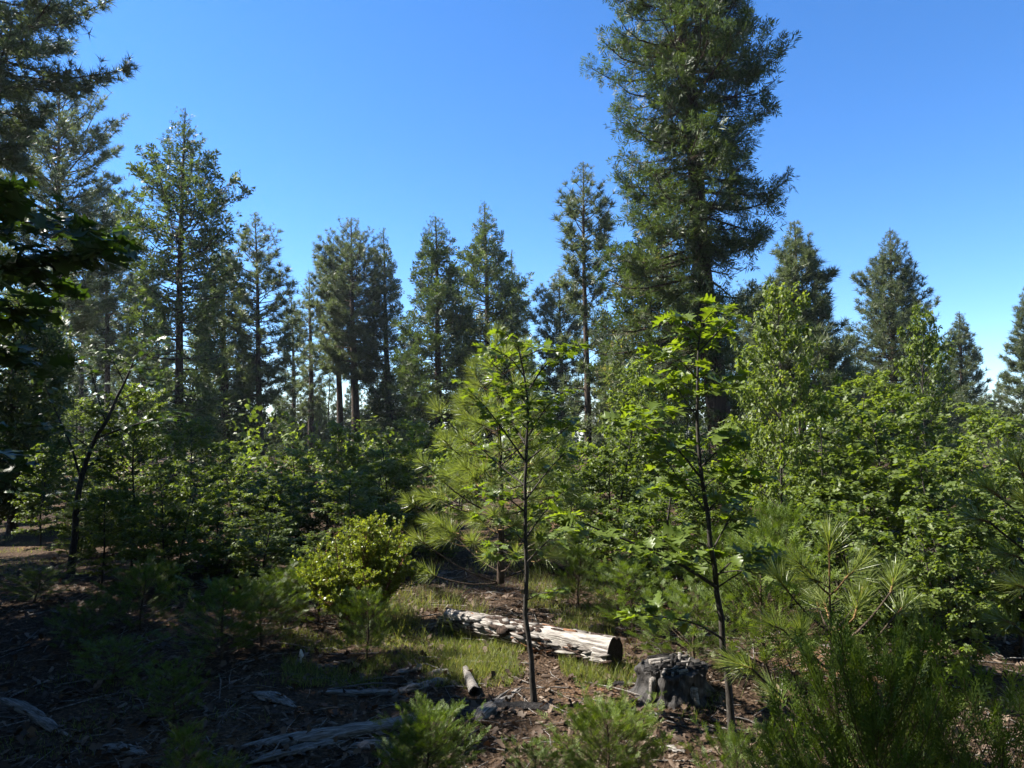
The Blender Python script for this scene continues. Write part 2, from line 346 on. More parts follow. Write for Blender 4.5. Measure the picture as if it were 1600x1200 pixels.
def conifer(name, label, cat, loc, H, r0, prof, kind, seed, h0, nbr, lean=(0, 0), crook=0., tuft=.33, dens=1., group=None, mats=('bark_far', 'needle'), fill=None, limbs=False, dead=0, bare_top=0, wob=.03, up=None):
    rng = np.random.default_rng(seed)
    def cl(h):
        t = h / H
        return np.array([lean[0] * t + wob * math.sin(t * 7 + seed) + crook * math.exp(-((t - .06) / .045) ** 2), lean[1] * t + wob * math.cos(t * 5 + seed), h])
    root = thing(name, label, cat, loc, 0, group)
    tr = Geo(); trunk_tube(tr, H, r0, cl)
    link('trunk', tr.mesh('trunk', M[mats[0]], True), root)
    if kind == 'pine':
        sk = skel(rng, H, prof, h0, nbr, up or (-.15, .75), .12, .18, cl, .28, .175 / dens, .42, .10, (.5, 1.0), wob=.12, fill=fill, hpow=1.2)
        tp = [tpl_tuft(rng, 12, .10, 1.35, .3) for _ in range(3)]
    elif kind == 'fir':
        sk = skel(rng, H, prof, h0, nbr, up or (-.05, .45), .02, .22, cl, .12, .17 / dens, .40, .08, (.6, 1.0), wob=.05, fill=fill)
        tp = [tpl_tuft(rng, 11, .10, 1.1, .4) for _ in range(3)]
    else:
        sk = skel(rng, H, prof, h0, nbr, up or (-.25, .75), -.18, .30, cl, .15, .115 / dens, .45, .14, (.5, 1.2), wob=.10, fill=fill, hpow=1.3)
        tp = [tpl_spray(rng, 6, .17, 1.0, .35) for _ in range(4)]
    # branches
    P, L_ = sk['P'], sk['L']; n = len(L_)
    rb = np.minimum(.010 + .014 * L_, r0 * .45)
    R_ = rb[:, None] * (1.05 - np.linspace(0, 1, 6) ** .8 * .85)[None]
    if limbs:
        for i in range(n):
            link('limb', Geo().tubes(P[i], R_[i], 5).mesh('limb', M[mats[0]], True), root)
        tw = Geo()
    else:
        tw = Geo().tubes(P[:, [0, 2, 3, 5]], R_[:, [0, 2, 3, 5]], 3)
    Q, sl = sk['Q'], sk['sl']
    r2 = np.clip(.004 + .006 * sl, .004, .012)
    tw.tubes(Q[:, [0, 2]], r2[:, None] * np.array([1, .5])[None], 3)
    if dead:
        sd_ = skel(rng, H, lambda h, a: .9, .25 * h0, dead, (-.2, .1), -.3, 0, cl, .4, .3, .3, .05, fill=lambda h: 1. if h < h0 * 1.1 else 0.)
        tw.tubes(sd_['P'], (np.full((len(sd_['L']), 6), .012)), 3); tw.tubes(sd_['Q'], np.full((len(sd_['sl']), 3), .006), 3)
    link('branchwork', tw.mesh('branchwork', M[mats[0]] if kind != 'x' else M['twig'], False), root, kind='stuff')
    # tufts along branchlets and at the ends
    g = Geo()
    up_ = np.array([0, 0, 1.])
    pos, dr, scl = [], [], []
    if kind == 'pine': us = (.35, .7, 1.0)
    elif kind == 'fir': us = (.2, .6, 1.0)
    else: us = (.2, .6, 1.0)
    for u in us:
        o = Q[:, 0] * (1 - u) + Q[:, 2] * u
        j = rng.normal(size=o.shape) * .05 * (1 if kind != 'cedar' else 1.5)
        pos.append(o + j); dr.append(sk['d'] + up_ * (.45 if kind == 'pine' else .15) + rng.normal(size=o.shape) * (.35 if kind == 'pine' else .45))
        if kind == 'cedar': dr[-1][:, 2] += rng.choice([-.5, .1, .7], len(o))
        scl.append(tuft * rng.uniform(.7, 1.15, len(o)))
    pos.append(P[:, 5]); dr.append(P[:, 5] - P[:, 4] + up_ * .05); scl.append(np.full(n, tuft))
    k = 10; ht = H * (1 - .10 * rng.random(k) ** 1.5 * .6)
    pos.append(np.array([cl(x) for x in ht])); dr.append(rng.normal(size=(k, 3)) * .5 + up_); scl.append(np.full(k, tuft * .8))
    pos, dr, scl = np.concatenate(pos), np.concatenate(dr), np.concatenate(scl)
    scl = scl * np.clip((H - pos[:, 2]) / (.13 * H) * .6 + .35, .35, 1.08)
    w = rng.integers(0, len(tp), len(pos))
    for q in range(len(tp)):
        a = w == q
        Fm = frames_z(dr[a], rng) if kind != 'cedar' else frames_z(dr[a], rng, .9, np.array([[0, 0, 1.]]))
        g.scatter(tp[q], pos[a], Fm, scl[a])
    link('crown', g.mesh('crown', M[mats[1]]), root)
    return root

def prof_from(pts, H, h0, W, W2=None, seed=0):
    """pts: (fraction from tip 0 to crown base 1, width fraction); lumpy in height and azimuth"""
    xs, ys = [p[0] for p in pts], [p[1] for p in pts]
    def f(h, az):
        t = (H - h) / (H - h0); w = np.interp(t, xs, ys)
        c = math.cos(az); ww = W if W2 is None else (W * (1 - c) + W2 * (1 + c)) / 2
        k = 1 + .38 * noise.noise(Vector((math.cos(az) * 1.2 + seed, math.sin(az) * 1.2, h * .55)))
        return max(w * ww * k, .05)
    return f
SPIRE = [(0, .01), (.07, .07), (.2, .30), (.45, .66), (.75, 1), (1, .95)]
COLUMN = [(0, .02), (.06, .2), (.2, .6), (.45, 1), (.8, .9), (1, .5)]
PINEY = [(0, .03), (.08, .25), (.25, .72), (.5, 1), (.75, .85), (1, .6)]

# ------------------------------------------------------------------ the conifers of the skyline
# kind, label, base px, distance, (top px, py), half width px, crown base py, trunk width px, profile, branches, seed, extras
CON = [
 ('pine', 'tall open pine at far left, upturned branches, its bare trunk rising from shrubs', 86, 30, (95, 118), 92, 480, 14, PINEY, 120, 11, dict(dens=1.1, dead=20, tuft=.33)),
 ('pine', 'short dark pine just right of the tall open pine at far left', 168, 38, (168, 288), 52, 560, 10, COLUMN, 110, 12, {}),
 ('cedar', 'broad pointed cedar at left with crooked rusty brown lower trunk', 278, 27, (288, 168), 88, 660, 15, [(0, .01), (.08, .12), (.22, .50), (.40, .92), (.55, .95), (.75, .75), (1, .6)], 150, 13, dict(fill=lambda h: 1 if h > 7.5 else .6, crook=-.18, dens=.85)),
 ('cedar', 'dark full cedar half hidden behind the broad pointed cedar', 357, 35, (345, 372), 62, 690, 15, SPIRE, 130, 14, {}),
 ('pine', 'slim pine with long straight trunk and one branch jutting right, left of the sky gap', 410, 34, (398, 332), 50, 610, 11, COLUMN, 90, 15, dict(dens=.9, dead=14)),
 ('pine', 'small pine in the sky gap between two slim trunks', 462, 50, (455, 453), 34, 690, 8, SPIRE, 90, 16, {}),
 ('pine', 'thin pole-like pine with sparse short branches beside the sky gap', 487, 44, (484, 430), 27, 640, 11, COLUMN, 70, 17, dict(dens=.8, dead=12)),
 ('pine', 'grey-green pine leaning against the left side of the tall dense pine', 534, 41, (521, 375), 42, 560, 12, PINEY, 100, 18, dict(dead=8)),
 ('pine', 'tall dense pine with ragged top and two-trunk base right of the sky gap', 557, 39, (548, 340), 50, 570, 15, PINEY, 120, 19, dict(dens=1.1, dead=8)),
 ('cedar', 'slender cedar between the dense pine and the first wide cedar', 611, 40, (598, 355), 42, 660, 13, SPIRE, 130, 20, {}),
 ('cedar', 'wide blunt-topped cedar left of centre with a visible dark trunk', 689, 33, (680, 338), 62, 690, 14, [(0, .03), (.06, .18), (.3, .50), (.6, .9), (.85, 1), (1, .9)], 150, 21, {}),
 ('cedar', 'tallest cedar in the middle group, narrow spiked tip', 766, 36, (757, 315), 62, 640, 13, [(0, .01), (.07, .09), (.16, .28), (.3, .45), (.45, .9), (.8, 1), (1, .9)], 150, 22, {}),
 ('cedar', 'thin wispy cedar at the right edge of the middle group', 803, 48, (800, 390), 32, 640, 8, SPIRE, 100, 23, {}),
 ('pine', 'low rounded pine left of the thin straight trunk near the giant cedar', 880, 36, (874, 420), 42, 660, 9, PINEY, 110, 24, dict(mats=('bark_far', 'needle'))),
 ('pine', 'sparse pine with a thin straight trunk, left against the giant cedar', 919, 25, (911, 253), 50, 660, 12, [(0, .05), (.1, .35), (.25, .85), (.4, .8), (.7, .6), (1, .7)], 105, 25, dict(dead=12, fill=lambda h: 1 if h > 6.5 else .55)),
 ('cedar', 'shorter cedar with hanging foliage directly behind the giant cedar on its left', 1020, 24, (1012, 330), 80, 700, 16, SPIRE, 150, 26, {}),
 ('pine', 'dark blue-green pine spire just right of the giant cedar', 1256, 27, (1241, 345), 76, 640, 13, [(0, .01), (.06, .12), (.16, .24), (.32, .42), (.55, .7), (.8, 1), (1, 1)], 150, 27, dict(dens=1.2, tuft=.34)),
 ('pine', 'greyish pine behind leafy oaks between the giant cedar and dark spire', 1178, 30, (1175, 440), 60, 700, 12, COLUMN, 110, 28, {}),
 ('fir', 'wide conical fir standing alone against the sky at right', 1398, 30, (1391, 356), 96, 700, 14, [(0, .01), (.06, .09), (.2, .28), (.4, .52), (.7, .85), (1, 1)], 210, 29, dict(dens=1.1, tuft=.24)),
 ('fir', 'small narrow fir right of the wide conical fir', 1506, 38, (1499, 487), 50, 690, 10, [(0, .01), (.08, .14), (.5, .62), (1, 1)], 150, 30, dict(tuft=.26)),
 ('fir', 'fir cut off by the right edge of the picture', 1612, 31, (1604, 446), 48, 690, 12, [(0, .01), (.08, .14), (.5, .62), (1, 1)], 140, 31, dict(tuft=.26)),
 ('cedar', 'dark leafy cedar at the extreme left below the hanging oak leaves', 22, 16, (28, 455), 62, 790, 12, COLUMN, 130, 32, {}),
 ('pine', 'dim pine among the far left trunks, left of the crooked cedar', 226, 42, (226, 400), 46, 650, 9, COLUMN, 90, 33, {}),
 ('pine', 'dim pine with thin trunk between the open pine and the short dark pine', 128, 46, (130, 400), 44, 640, 9, PINEY, 90, 34, {}),
]
for i, (kind, label, bpx, D, (tpx, tpy), hw, cby, tw, pf, nb, seed, ex) in enumerate(CON):
    top = at(tpx, tpy, D); base = at(bpx, 700, D); bz = gz(base[0], D)
    H = top[2] - bz; h0 = max(at(0, cby, D)[2] - bz, .4); Wd = hw * D / F * 1.16; h0 *= .86
    nm = {'pine': 'pine_tree', 'cedar': 'cedar_tree', 'fir': 'fir_tree'}[kind]
    mats = ('bark_far', 'needle') if kind == 'pine' else (('bark_cedar', 'cedar') if kind == 'cedar' else ('bark_far', 'needle'))
    ex = dict(ex); ex.setdefault('mats', mats)
    conifer(nm, label, 'tree', (base[0], D, bz), H, max(tw * D / F * .5, .07), prof_from(pf, H, h0, Wd, seed=seed), kind, seed, h0, int(nb * 1.5), lean=(top[0] - base[0], 0), group='conifers of the skyline', **ex)

# giant cedar
def giant():
    D = 17.; b = at(1133, 700, D); t = at(1075, 50, D); H = 19.0; bz = gz(b[0], D)
    slope = (t[0] - b[0]) / (t[2] - at(0, 700, D)[2])
    def zz(py): return at(0, py, D)[2] - bz
    ys = [-330, -200, -100, 0, 50, 100, 150, 200, 250, 300, 350, 400, 450, 500, 560, 620, 660]
    lf = [10, 60, 95, 115, 135, 165, 160, 155, 150, 180, 160, 165, 200, 215, 220, 190, 90]
    rt = [10, 70, 140, 190, 185, 165, 170, 145, 135, 160, 130, 120, 115, 95, 65, 55, 40]
    hs = [zz(y) for y in ys][::-1]; lw = np.array(lf[::-1]) * .92 * D / F; rw = np.array(rt[::-1]) * .82 * D / F
    def prof(h, az):
        c = math.cos(az); l = np.interp(h, hs, lw); r = np.interp(h, hs, rw)
        k = 1 + .28 * noise.noise(Vector((math.cos(az) * 1.3, math.sin(az) * 1.3, h * 1.1)))
        if h < zz(400) and math.sin(az) < -.15: k *= .35
        return max((l * (1 - c) + r * (1 + c)) / 2 * k, .1)
    rng = np.random.default_rng(77)
    def cl(h): return np.array([slope * h + .05 * math.sin(h * .8), .04 * math.cos(h * .7), h])
    root = thing('cedar_tree', 'giant cedar with thick dark trunk running out of the top of the picture', 'tree', (b[0], D, bz))
    tr = Geo(); trunk_tube(tr, H, .30, cl, 20, 40, .3)
    V = tr.V[0]
    for i in range(len(V)):   # fluted bark
        v = V[i]; c = cl(v[2]); a = math.atan2(v[1] - c[1], v[0] - c[0])
        k = 1 + .09 * noise.noise(Vector((math.cos(a) * 3, math.sin(a) * 3, v[2] * .5))) + .05 * noise.noise(Vector((math.cos(a) * 8, math.sin(a) * 8, v[2] * 1.)))
        v[:2] = c[:2] + (v[:2] - c[:2]) * k
    link('trunk', tr.mesh('trunk', M['bark_cedar'], True), root)
    sk = skel(rng, H, prof, zz(660), 370, (-.30, .35), -.30, .42, cl, .06, .12, .44, .18, (.45, 1.2), wob=.14, jit=(.55, 1.04), fill=lambda h: .45 if h < zz(560) else 1)
    P, L_ = sk['P'], sk['L']
    for i in range(len(L_)):
        r = .010 + .014 * L_[i]
        link('limb', Geo().tubes(P[i], r * (1.05 - np.linspace(0, 1, 6) ** .8 * .85), 6).mesh('limb', M['bark_cedar'], True), root)
    tw = Geo(); r2 = .005 + .006 * sk['sl']; tw.tubes(sk['Q'], r2[:, None] * np.array([1, .7, .4]), 3)
    link('twigs', tw.mesh('twigs', M['twig']), root, kind='stuff')
    tp = [tpl_spray(rng, 12, .075, .95, .4) for _ in range(6)]
    g = Geo(); Q = sk['Q']; pos, dr, sc = [], [], []
    for u in (.1, .3, .5, .75, 1.):
        o = Q[:, 0] * (1 - u) + Q[:, 2] * u
        pos.append(o + rng.normal(size=o.shape) * .06); d = sk['d'] + rng.normal(size=o.shape) * .45; d[:, 2] += rng.choice([-.9, -.2, .3, .8], len(o)); dr.append(d)
        sc.append(rng.uniform(.20, .36, len(o)))
    pos, dr, sc = map(np.concatenate, (pos, dr, sc))
    cl_ = np.array([noise.noise(Vector((p[0] * 1.1, p[1] * 1.1, p[2] * 1.5))) for p in pos]); kp = cl_ > -.33 + .1 * rng.random(len(pos)); pos, dr, sc = pos[kp], dr[kp], sc[kp]
    w = rng.integers(0, 6, len(pos))
    for q in range(6):
        a = w == q; g.scatter(tp[q], pos[a], frames_z(dr[a], rng, .8, np.array([[0, .3, 1.]])), sc[a])
    link('crown', g.mesh('crown', M['cedar']), root)
giant()

# pine whose trunk stands at the left picture edge, and trees left of the frame whose shade falls on the foreground
def edge_pine():
    D = 15.; b = at(-52, 760, D); bz = gz(b[0], D); H = 15.
    def prof(h, az): return (1.2 + 1.65 * math.exp(-((h - 11.4) / 1.5) ** 2)) * (1 + .3 * noise.noise(Vector((math.cos(az), math.sin(az), h)))) * min(1, (H - h) / 3 + .1)
    conifer('pine_tree', 'pine at the left picture edge whose long branches hang across the top corner', 'tree', (b[0], D, bz), H, .15, prof, 'pine', 91, 8.3, 150, tuft=.23, dens=1.9, lean=(-.35, 0), mats=('bark_far', 'needle'), up=(-.35, .5))
edge_pine()

# ------------------------------------------------------------------ broadleaf trees
def broadleaf(name, label, cat, loc, H, Wd, seed, leaf=.11, nbr=40, h0=.3, stems=1, r0=.03, mats=('bark_oak', 'oak'), lobes=5, step=.085, ncl=(3,), group=None, lean=(0, 0), pf=None, up=(.2, 1.0), us=(.3, .65, 1.)):
    rng = np.random.default_rng(seed)
    root = thing(name, label, cat, loc, 0, group)
    tr, br, g = Geo(), Geo(), Geo()
    tp = [cluster(rng, (lambda r: tpl_leaf_lo(r, lobes=lobes)), 5) for _ in range(4)]
    pf = pf or [(0, .12), (.1, .45), (.3, .8), (.6, 1), (.85, .9), (1, .5)]
    for sidx in range(stems):
        Hs = H * (1 if sidx == 0 else rng.uniform(.6, .95)); la = rng.uniform(0, 6.28); ll = (0 if stems == 1 else rng.uniform(.2, .5)) * Wd
        ox, oy = math.cos(la) * ll, math.sin(la) * ll; ph = rng.random() * 6
        cl = lambda h: np.array([lean[0] * h / H + ox * (h / Hs) ** .8 + .035 * math.sin(h * 2.1 + ph) * min(h, 1), lean[1] * h / H + oy * (h / Hs) ** .8 + .035 * math.cos(h * 1.7 + ph) * min(h, 1), h])
        trunk_tube(tr, Hs, r0 * (1 if stems == 1 else .8), cl, 6, 14, .2, .004)
        sk = skel(rng, Hs, prof_from(pf, Hs, h0 * Hs, Wd * (1 if stems == 1 else .75), seed=seed + sidx), h0 * Hs, max(6, int(nbr / stems)), up, .1, -.1, cl, .2, step, .40, .10, (.5, 1.1), wob=.14)
        P, L_, Q = sk['P'], sk['L'], sk['Q']
        br.tubes(P, (.003 + .008 * L_)[:, None] * np.linspace(1, .35, 6)[None], 3); br.tubes(Q[:, [0, 2]], np.full((len(Q), 2), .0025), 3)
        for u in us:
            o = Q[:, 0] * (1 - u) + Q[:, 2] * u; n = len(o); w = rng.integers(0, 4, n)
            nd = np.array([0, 0, 1.]) + rng.normal(size=(n, 3)) * .35
            Fm = frames_z(nd, rng); sc = leaf * rng.uniform(.7, 1.15, n)
            for q in range(4):
                a = w == q; g.scatter(tp[q], o[a], Fm[a], sc[a])
    link('trunk', tr.mesh('trunk', M[mats[0]], True), root)
    link('branchwork', br.mesh('branchwork', M[mats[0]]), root, kind='stuff')
    root['top'] = float(np.percentile(np.concatenate(g.V)[:, 2], 99.8))
    link('crown', g.mesh('crown', M[mats[1]]), root)
    return root

# five young oaks, copied through the thicket; each is first used at its own place
FAR = (0, -300, 0)
OAKS = [broadleaf('oak_sapling', 'x', 'young oak', FAR, h, w, 200 + i, .088, int(nb * 1.25), .12, st, .028, lobes=3) for i, (h, w, nb, st) in enumerate([(3.6, .85, 62, 1), (3.0, 1.0, 60, 2), (3.3, 1.1, 72, 3), (2.6, .9, 56, 2), (4.0, 1.0, 70, 1)])]
OAKH = [3.6, 3.0, 3.3, 2.6, 4.0]
used = [False] * 5
def put_oak(k, px, py_top, D, label, rz, wsc=1., group='young oaks of the thicket'):
    p = at(px, py_top, D); z = gz(p[0], D); s = (p[2] - z) / OAKS[k]['top']
    args = ((p[0], D, z - .02), rz, (s ** .6 * wsc, s ** .6 * wsc, s))
    if not used[k]:
        o = OAKS[k]; used[k] = True; o.location = args[0]; o.rotation_euler = (0, 0, args[1]); o.scale = args[2]; o['label'] = label; o['group'] = group
    else: copy_thing(OAKS[k], label, *args[:2], args[2], group)
THICKET = [
 (4, 1215, 440, 9.6, 'tallest young oak of the right thicket, straight thin trunk, beside the dark pine spire', .3, .62),
 (0, 1185, 560, 11.5, 'leafy oak crown right behind the lobed-leaf sapling, under the giant cedar', 1.2, .75),
 (2, 1300, 605, 10.5, 'full oak below the dark pine spire', 2.0, 1.1),
 (4, 1365, 580, 11.5, 'oak whose tip overlaps the left foot of the wide fir', 4.0, 1.),
 (0, 1440, 480, 12.5, 'oak with glinting leaves in front of the right side of the wide fir', 5.0, .62),
 (2, 1490, 630, 11.0, 'oak in front of the small narrow fir', .6, 1.1),
 (1, 1560, 650, 9.5, 'oak at right edge under the cut-off fir', 1.9, 1.),
 (3, 1405, 640, 8.6, 'dense low oak in the middle of the right thicket', 2.6, 1.2),
 (3, 1500, 700, 8.0, 'low oak whose leaves glint blue-white near the right edge', 3.6, 1.15),
 (1, 1310, 700, 8.8, 'low oak between the thin straight trunk and the young pine', 5.2, 1.15),
 (2, 1130, 655, 12.5, 'oak filling the gap at the foot of the giant cedar trunk', .9, 1.1),
 (0, 1000, 560, 13.5, 'oak with pale tip left of the giant trunk', 2.9, .9),
 (1, 955, 640, 12.0, 'bright bushy oak in the centre between the two foreground saplings', 4.4, 1.1),
 (3, 1010, 720, 10.0, 'low spreading oak behind the cut log end', 1.1, 1.2),
 (1, 900, 690, 11.5, 'oak just right of the left foreground sapling', 5.9, 1.),
 (3, 1240, 740, 9.6, 'small oak behind the right foreground sapling', .2, 1.1),
 (2, 620, 655, 13.0, 'bright sunlit oak behind the long-needled young pine', 1.4, 1.1),
 (1, 545, 660, 15.0, 'oak in a sunlit clump under the tall dense pine', 2.2, 1.1),
 (3, 470, 700, 14.0, 'round oak clump left of centre above the yellow-green bush', 3.1, 1.3),
 (2, 430, 735, 12.0, 'shaded oak behind the yellow-green bush on its left', 3.9, 1.15),
 (3, 560, 735, 11.5, 'dark oak clump straight behind the yellow-green bush', 5.4, 1.2),
 (1, 370, 690, 15.0, 'oak at the foot of the half hidden cedar', .5, 1.1),
 (0, 300, 650, 13.0, 'thin oak in front of the crooked cedar trunk', 1.6, .9),
 (4, 215, 600, 11.0, 'dark thin-stemmed oak with many side twigs at left', 2.5, .9),
 (2, 330, 760, 11.0, 'shaded bushy oak left of the bush, in front of the crooked trunk', 4.6, 1.1),
 (3, 250, 790, 10.4, 'low dark oak between two black stems at left', 5.6, 1.1),
 (0, 70, 690, 14.5, 'sunlit oak by the bare slope at far left', 3.3, 1.),
 (1, 150, 700, 17.0, 'pale oak lit from behind at far left', .8, 1.2),
 (3, 640, 700, 17.0, 'yellow-green oak clump behind the wide cedar foot', 2.0, 1.3),
 (2, 840, 660, 15.0, 'oak behind the left foreground sapling', 4.9, 1.),
 (2, 60, 640, 21.0, 'sunlit oak crown behind the bare slope, next to the left edge', 1.0, 1.3),
 (0, 120, 620, 24.0, 'oak behind the slope between the open pine trunk and the black forked oak', 2.0, 1.4),
 (3, 20, 715, 18.0, 'low oak at the left edge bordering the sunlit slope', 4.0, 1.2),
 (1, 175, 745, 14.5, 'bushy oak at the right end of the sunlit slope', 3.0, 1.3),
 (2, 275, 720, 9.4, 'dark oak in deep shade, second stem right of the black forked oak', 2.3, .9),
 (0, 165, 760, 9.8, 'small dark oak just right of the black forked trunk', 1.3, .9),
 (3, 395, 800, 9.6, 'dark low oak in the shade left of the bush, nearest to it', .7, 1.2),
 (1, 715, 650, 16.0, 'oak hidden behind the long-needled young pine', 3.7, 1.1),
 (3, 1350, 780, 7.2, 'grey-green low oak behind the bright needle brushes', 4.4, 1.1),
 (1, 1460, 790, 6.6, 'thin-stemmed oak with grey-green leaves left of the hanging pine tufts', 1.5, .9),
 (2, 130, 760, 12.5, 'dark oak clump behind the black forked trunk, low branches to the ground', 1.1, 1.1),
 (3, 215, 745, 13.0, 'dark oak clump between the thin black stems, second row', 2.9, 1.3),
 (2, 310, 735, 13.5, 'dark oak clump under the half hidden cedar', .3, 1.2),
 (1, 400, 745, 13.5, 'dark oak clump under the slim pine with the jutting branch', 4.0, 1.3),
 (2, 500, 745, 12.8, 'dark oak clump above the left shoulder of the yellow-green bush', 5.1, 1.2),
 (3, 575, 700, 14.0, 'bright oak clump under the twin trunks of the dense pine', 1.9, 1.3),
 (2, 660, 745, 13.5, 'leafy oak clump left of the long-needled young pine', 3.3, 1.1),
 (3, 345, 810, 10.2, 'lowest dark oak in the deep shade of the left thicket', .9, 1.2),
 (1, 930, 770, 11.0, 'oak clump on the grass strip beyond the log', 2.0, 1.1),
 (2, 1080, 730, 11.0, 'oak clump behind the stem of the right foreground oak', 4.2, 1.1),
 (3, 600, 790, 11.0, 'low oak behind the right shoulder of the yellow-green bush', 2.2, 1.2),
 (3, 690, 800, 12.5, 'low dark oak left of the young pine trunk', 4.1, 1.2),
 (1, 830, 800, 12.0, 'low oak behind the left foreground oak, above the log', .4, 1.2),
 (3, 470, 830, 10.0, 'lowest dark oak on the left behind the bush', 1.0, 1.2),
 (1, 1580, 730, 7.6, 'oak at the right edge under the hanging pine tufts', 2.8, 1.),
]
for a in THICKET: put_oak(*a)

# far brush, one mass
def brush():
    rng = np.random.default_rng(5); g = Geo(); tp = [cluster(rng, (lambda r: tpl_leaf_lo(r, lobes=3)), 3) for _ in range(4)]
    for _ in range(190):
        D = rng.uniform(17, 48); x = rng.uniform(-.85, .85) * D * .95; 
        if x < -.50 * D and D < 21: continue
        h = rng.uniform(.6, 3.6) * (.6 if D < 22 else 1); r = rng.uniform(.7, 1.7); z = gz(x, D); n = int(19 * h)
        a = rng.uniform(0, 6.28, n); q = rng.random(n) ** .5 * r; zz = rng.random(n) * h * np.sqrt(np.clip(1 - (q / r) ** 2, 0.1, 1))
        P = np.stack([x + np.cos(a) * q, D + np.sin(a) * q, z + .05 + zz], -1)
        w = rng.integers(0, 4, n); Fm = frames_z(np.array([0, 0, 1.]) + rng.normal(size=(n, 3)) * .5, rng); sc = rng.uniform(.16, .30, n)
        for k in range(4): b = w == k; g.scatter(tp[k], P[b], Fm[b], sc[b])
    link('undergrowth', g.mesh('undergrowth', M['oak']), kind='stuff', label='low leafy brush growing between the far tree trunks')
brush()

# distant conifers: small copies that nothing tells apart, then the far wood as one mass
far_src = []
for i, kind in enumerate(['pine', 'cedar', 'fir']):
    H = 8.; far_src.append(conifer('pine_tree' if kind == 'pine' else kind + '_tree', 'x', 'tree', FAR, H, .12, prof_from(SPIRE, H, .8, 1.4, seed=60 + i), kind, 60 + i, .8, 90, tuft=.34, dens=.75, mats=('bark_far', 'needle') if kind != 'cedar' else ('bark_cedar', 'cedar')))
rg = np.random.default_rng(8)
FARSPOTS = [(60, 560), (110, 600), (180, 560), (215, 610), (255, 580), (320, 560), (375, 600), (500, 590), (520, 640), (580, 600), (640, 590), (655, 640), (720, 600), (850, 590), (835, 640), (950, 560), (975, 610), (1060, 590), (1210, 560), (1300, 590), (1335, 610), (1440, 600), (1470, 640), (1545, 615), (1575, 640), (445, 655), (700, 660), (1110, 620), (60, 450), (150, 470), (200, 500), (250, 470), (322, 455), (30, 520), (385, 520), (110, 520), (560, 600), (540, 625), (605, 560), (470, 620), (425, 670), (395, 640), (640, 540), (725, 560), (830, 540), (945, 500), (1335, 520), (1450, 560), (1560, 590), (515, 575), (548, 590), (590, 585), (435, 600), (500, 625), (575, 630)]
for i, (px, py) in enumerate(FARSPOTS):
    D = rg.uniform(44, 74); k = i % 3; p = at(px, py, D); z = gz(p[0], D) - .3; s = (p[2] - z) / 8.
    kd = ['pine', 'cedar', 'fir'][k]; lab = 'small distant %s in the forest edge behind the skyline trees' % kd
    if i < 3: o = far_src[k]; o.location = (p[0], D, z); o.scale = (s * .9, s * .9, s); o['label'] = lab; o['group'] = 'distant %ss behind the skyline trees' % kd
    else: copy_thing(far_src[k], lab, (p[0], D, z), rg.uniform(0, 6), (s * .9, s * .9, s), 'distant %ss behind the skyline trees' % kd)
def far_wood():
    rng = np.random.default_rng(9); g = Geo(); tp = [tpl_tuft(rng, 6, .36, 1.3, .3) for _ in range(3)]
    for _ in range(260):
        D = rng.uniform(85, 150); x = rng.uniform(-.9, .9) * D; h = rng.uniform(4, 7.5); z = gz(x, D) - .02 * (D - 60)
        n = 40; t = rng.random(n) ** .8; r = t * h * .2 * rng.uniform(.5, 1, n); a = rng.uniform(0, 6.28, n)
        P = np.stack([x + r * np.cos(a), D + r * np.sin(a), z + h * (1 - t)], -1); w = rng.integers(0, 3, n)
        for k in range(3): b = w == k; g.scatter(tp[k], P[b], frames_z(rng.normal(size=(b.sum(), 3)) + np.array([0, 0, .4]), rng), rng.uniform(.7, 1.2, b.sum()))
    link('distant_wood', g.mesh('distant_wood', M['needle']), kind='stuff', label='far-off wood seen through the gaps between trunks')
far_wood()

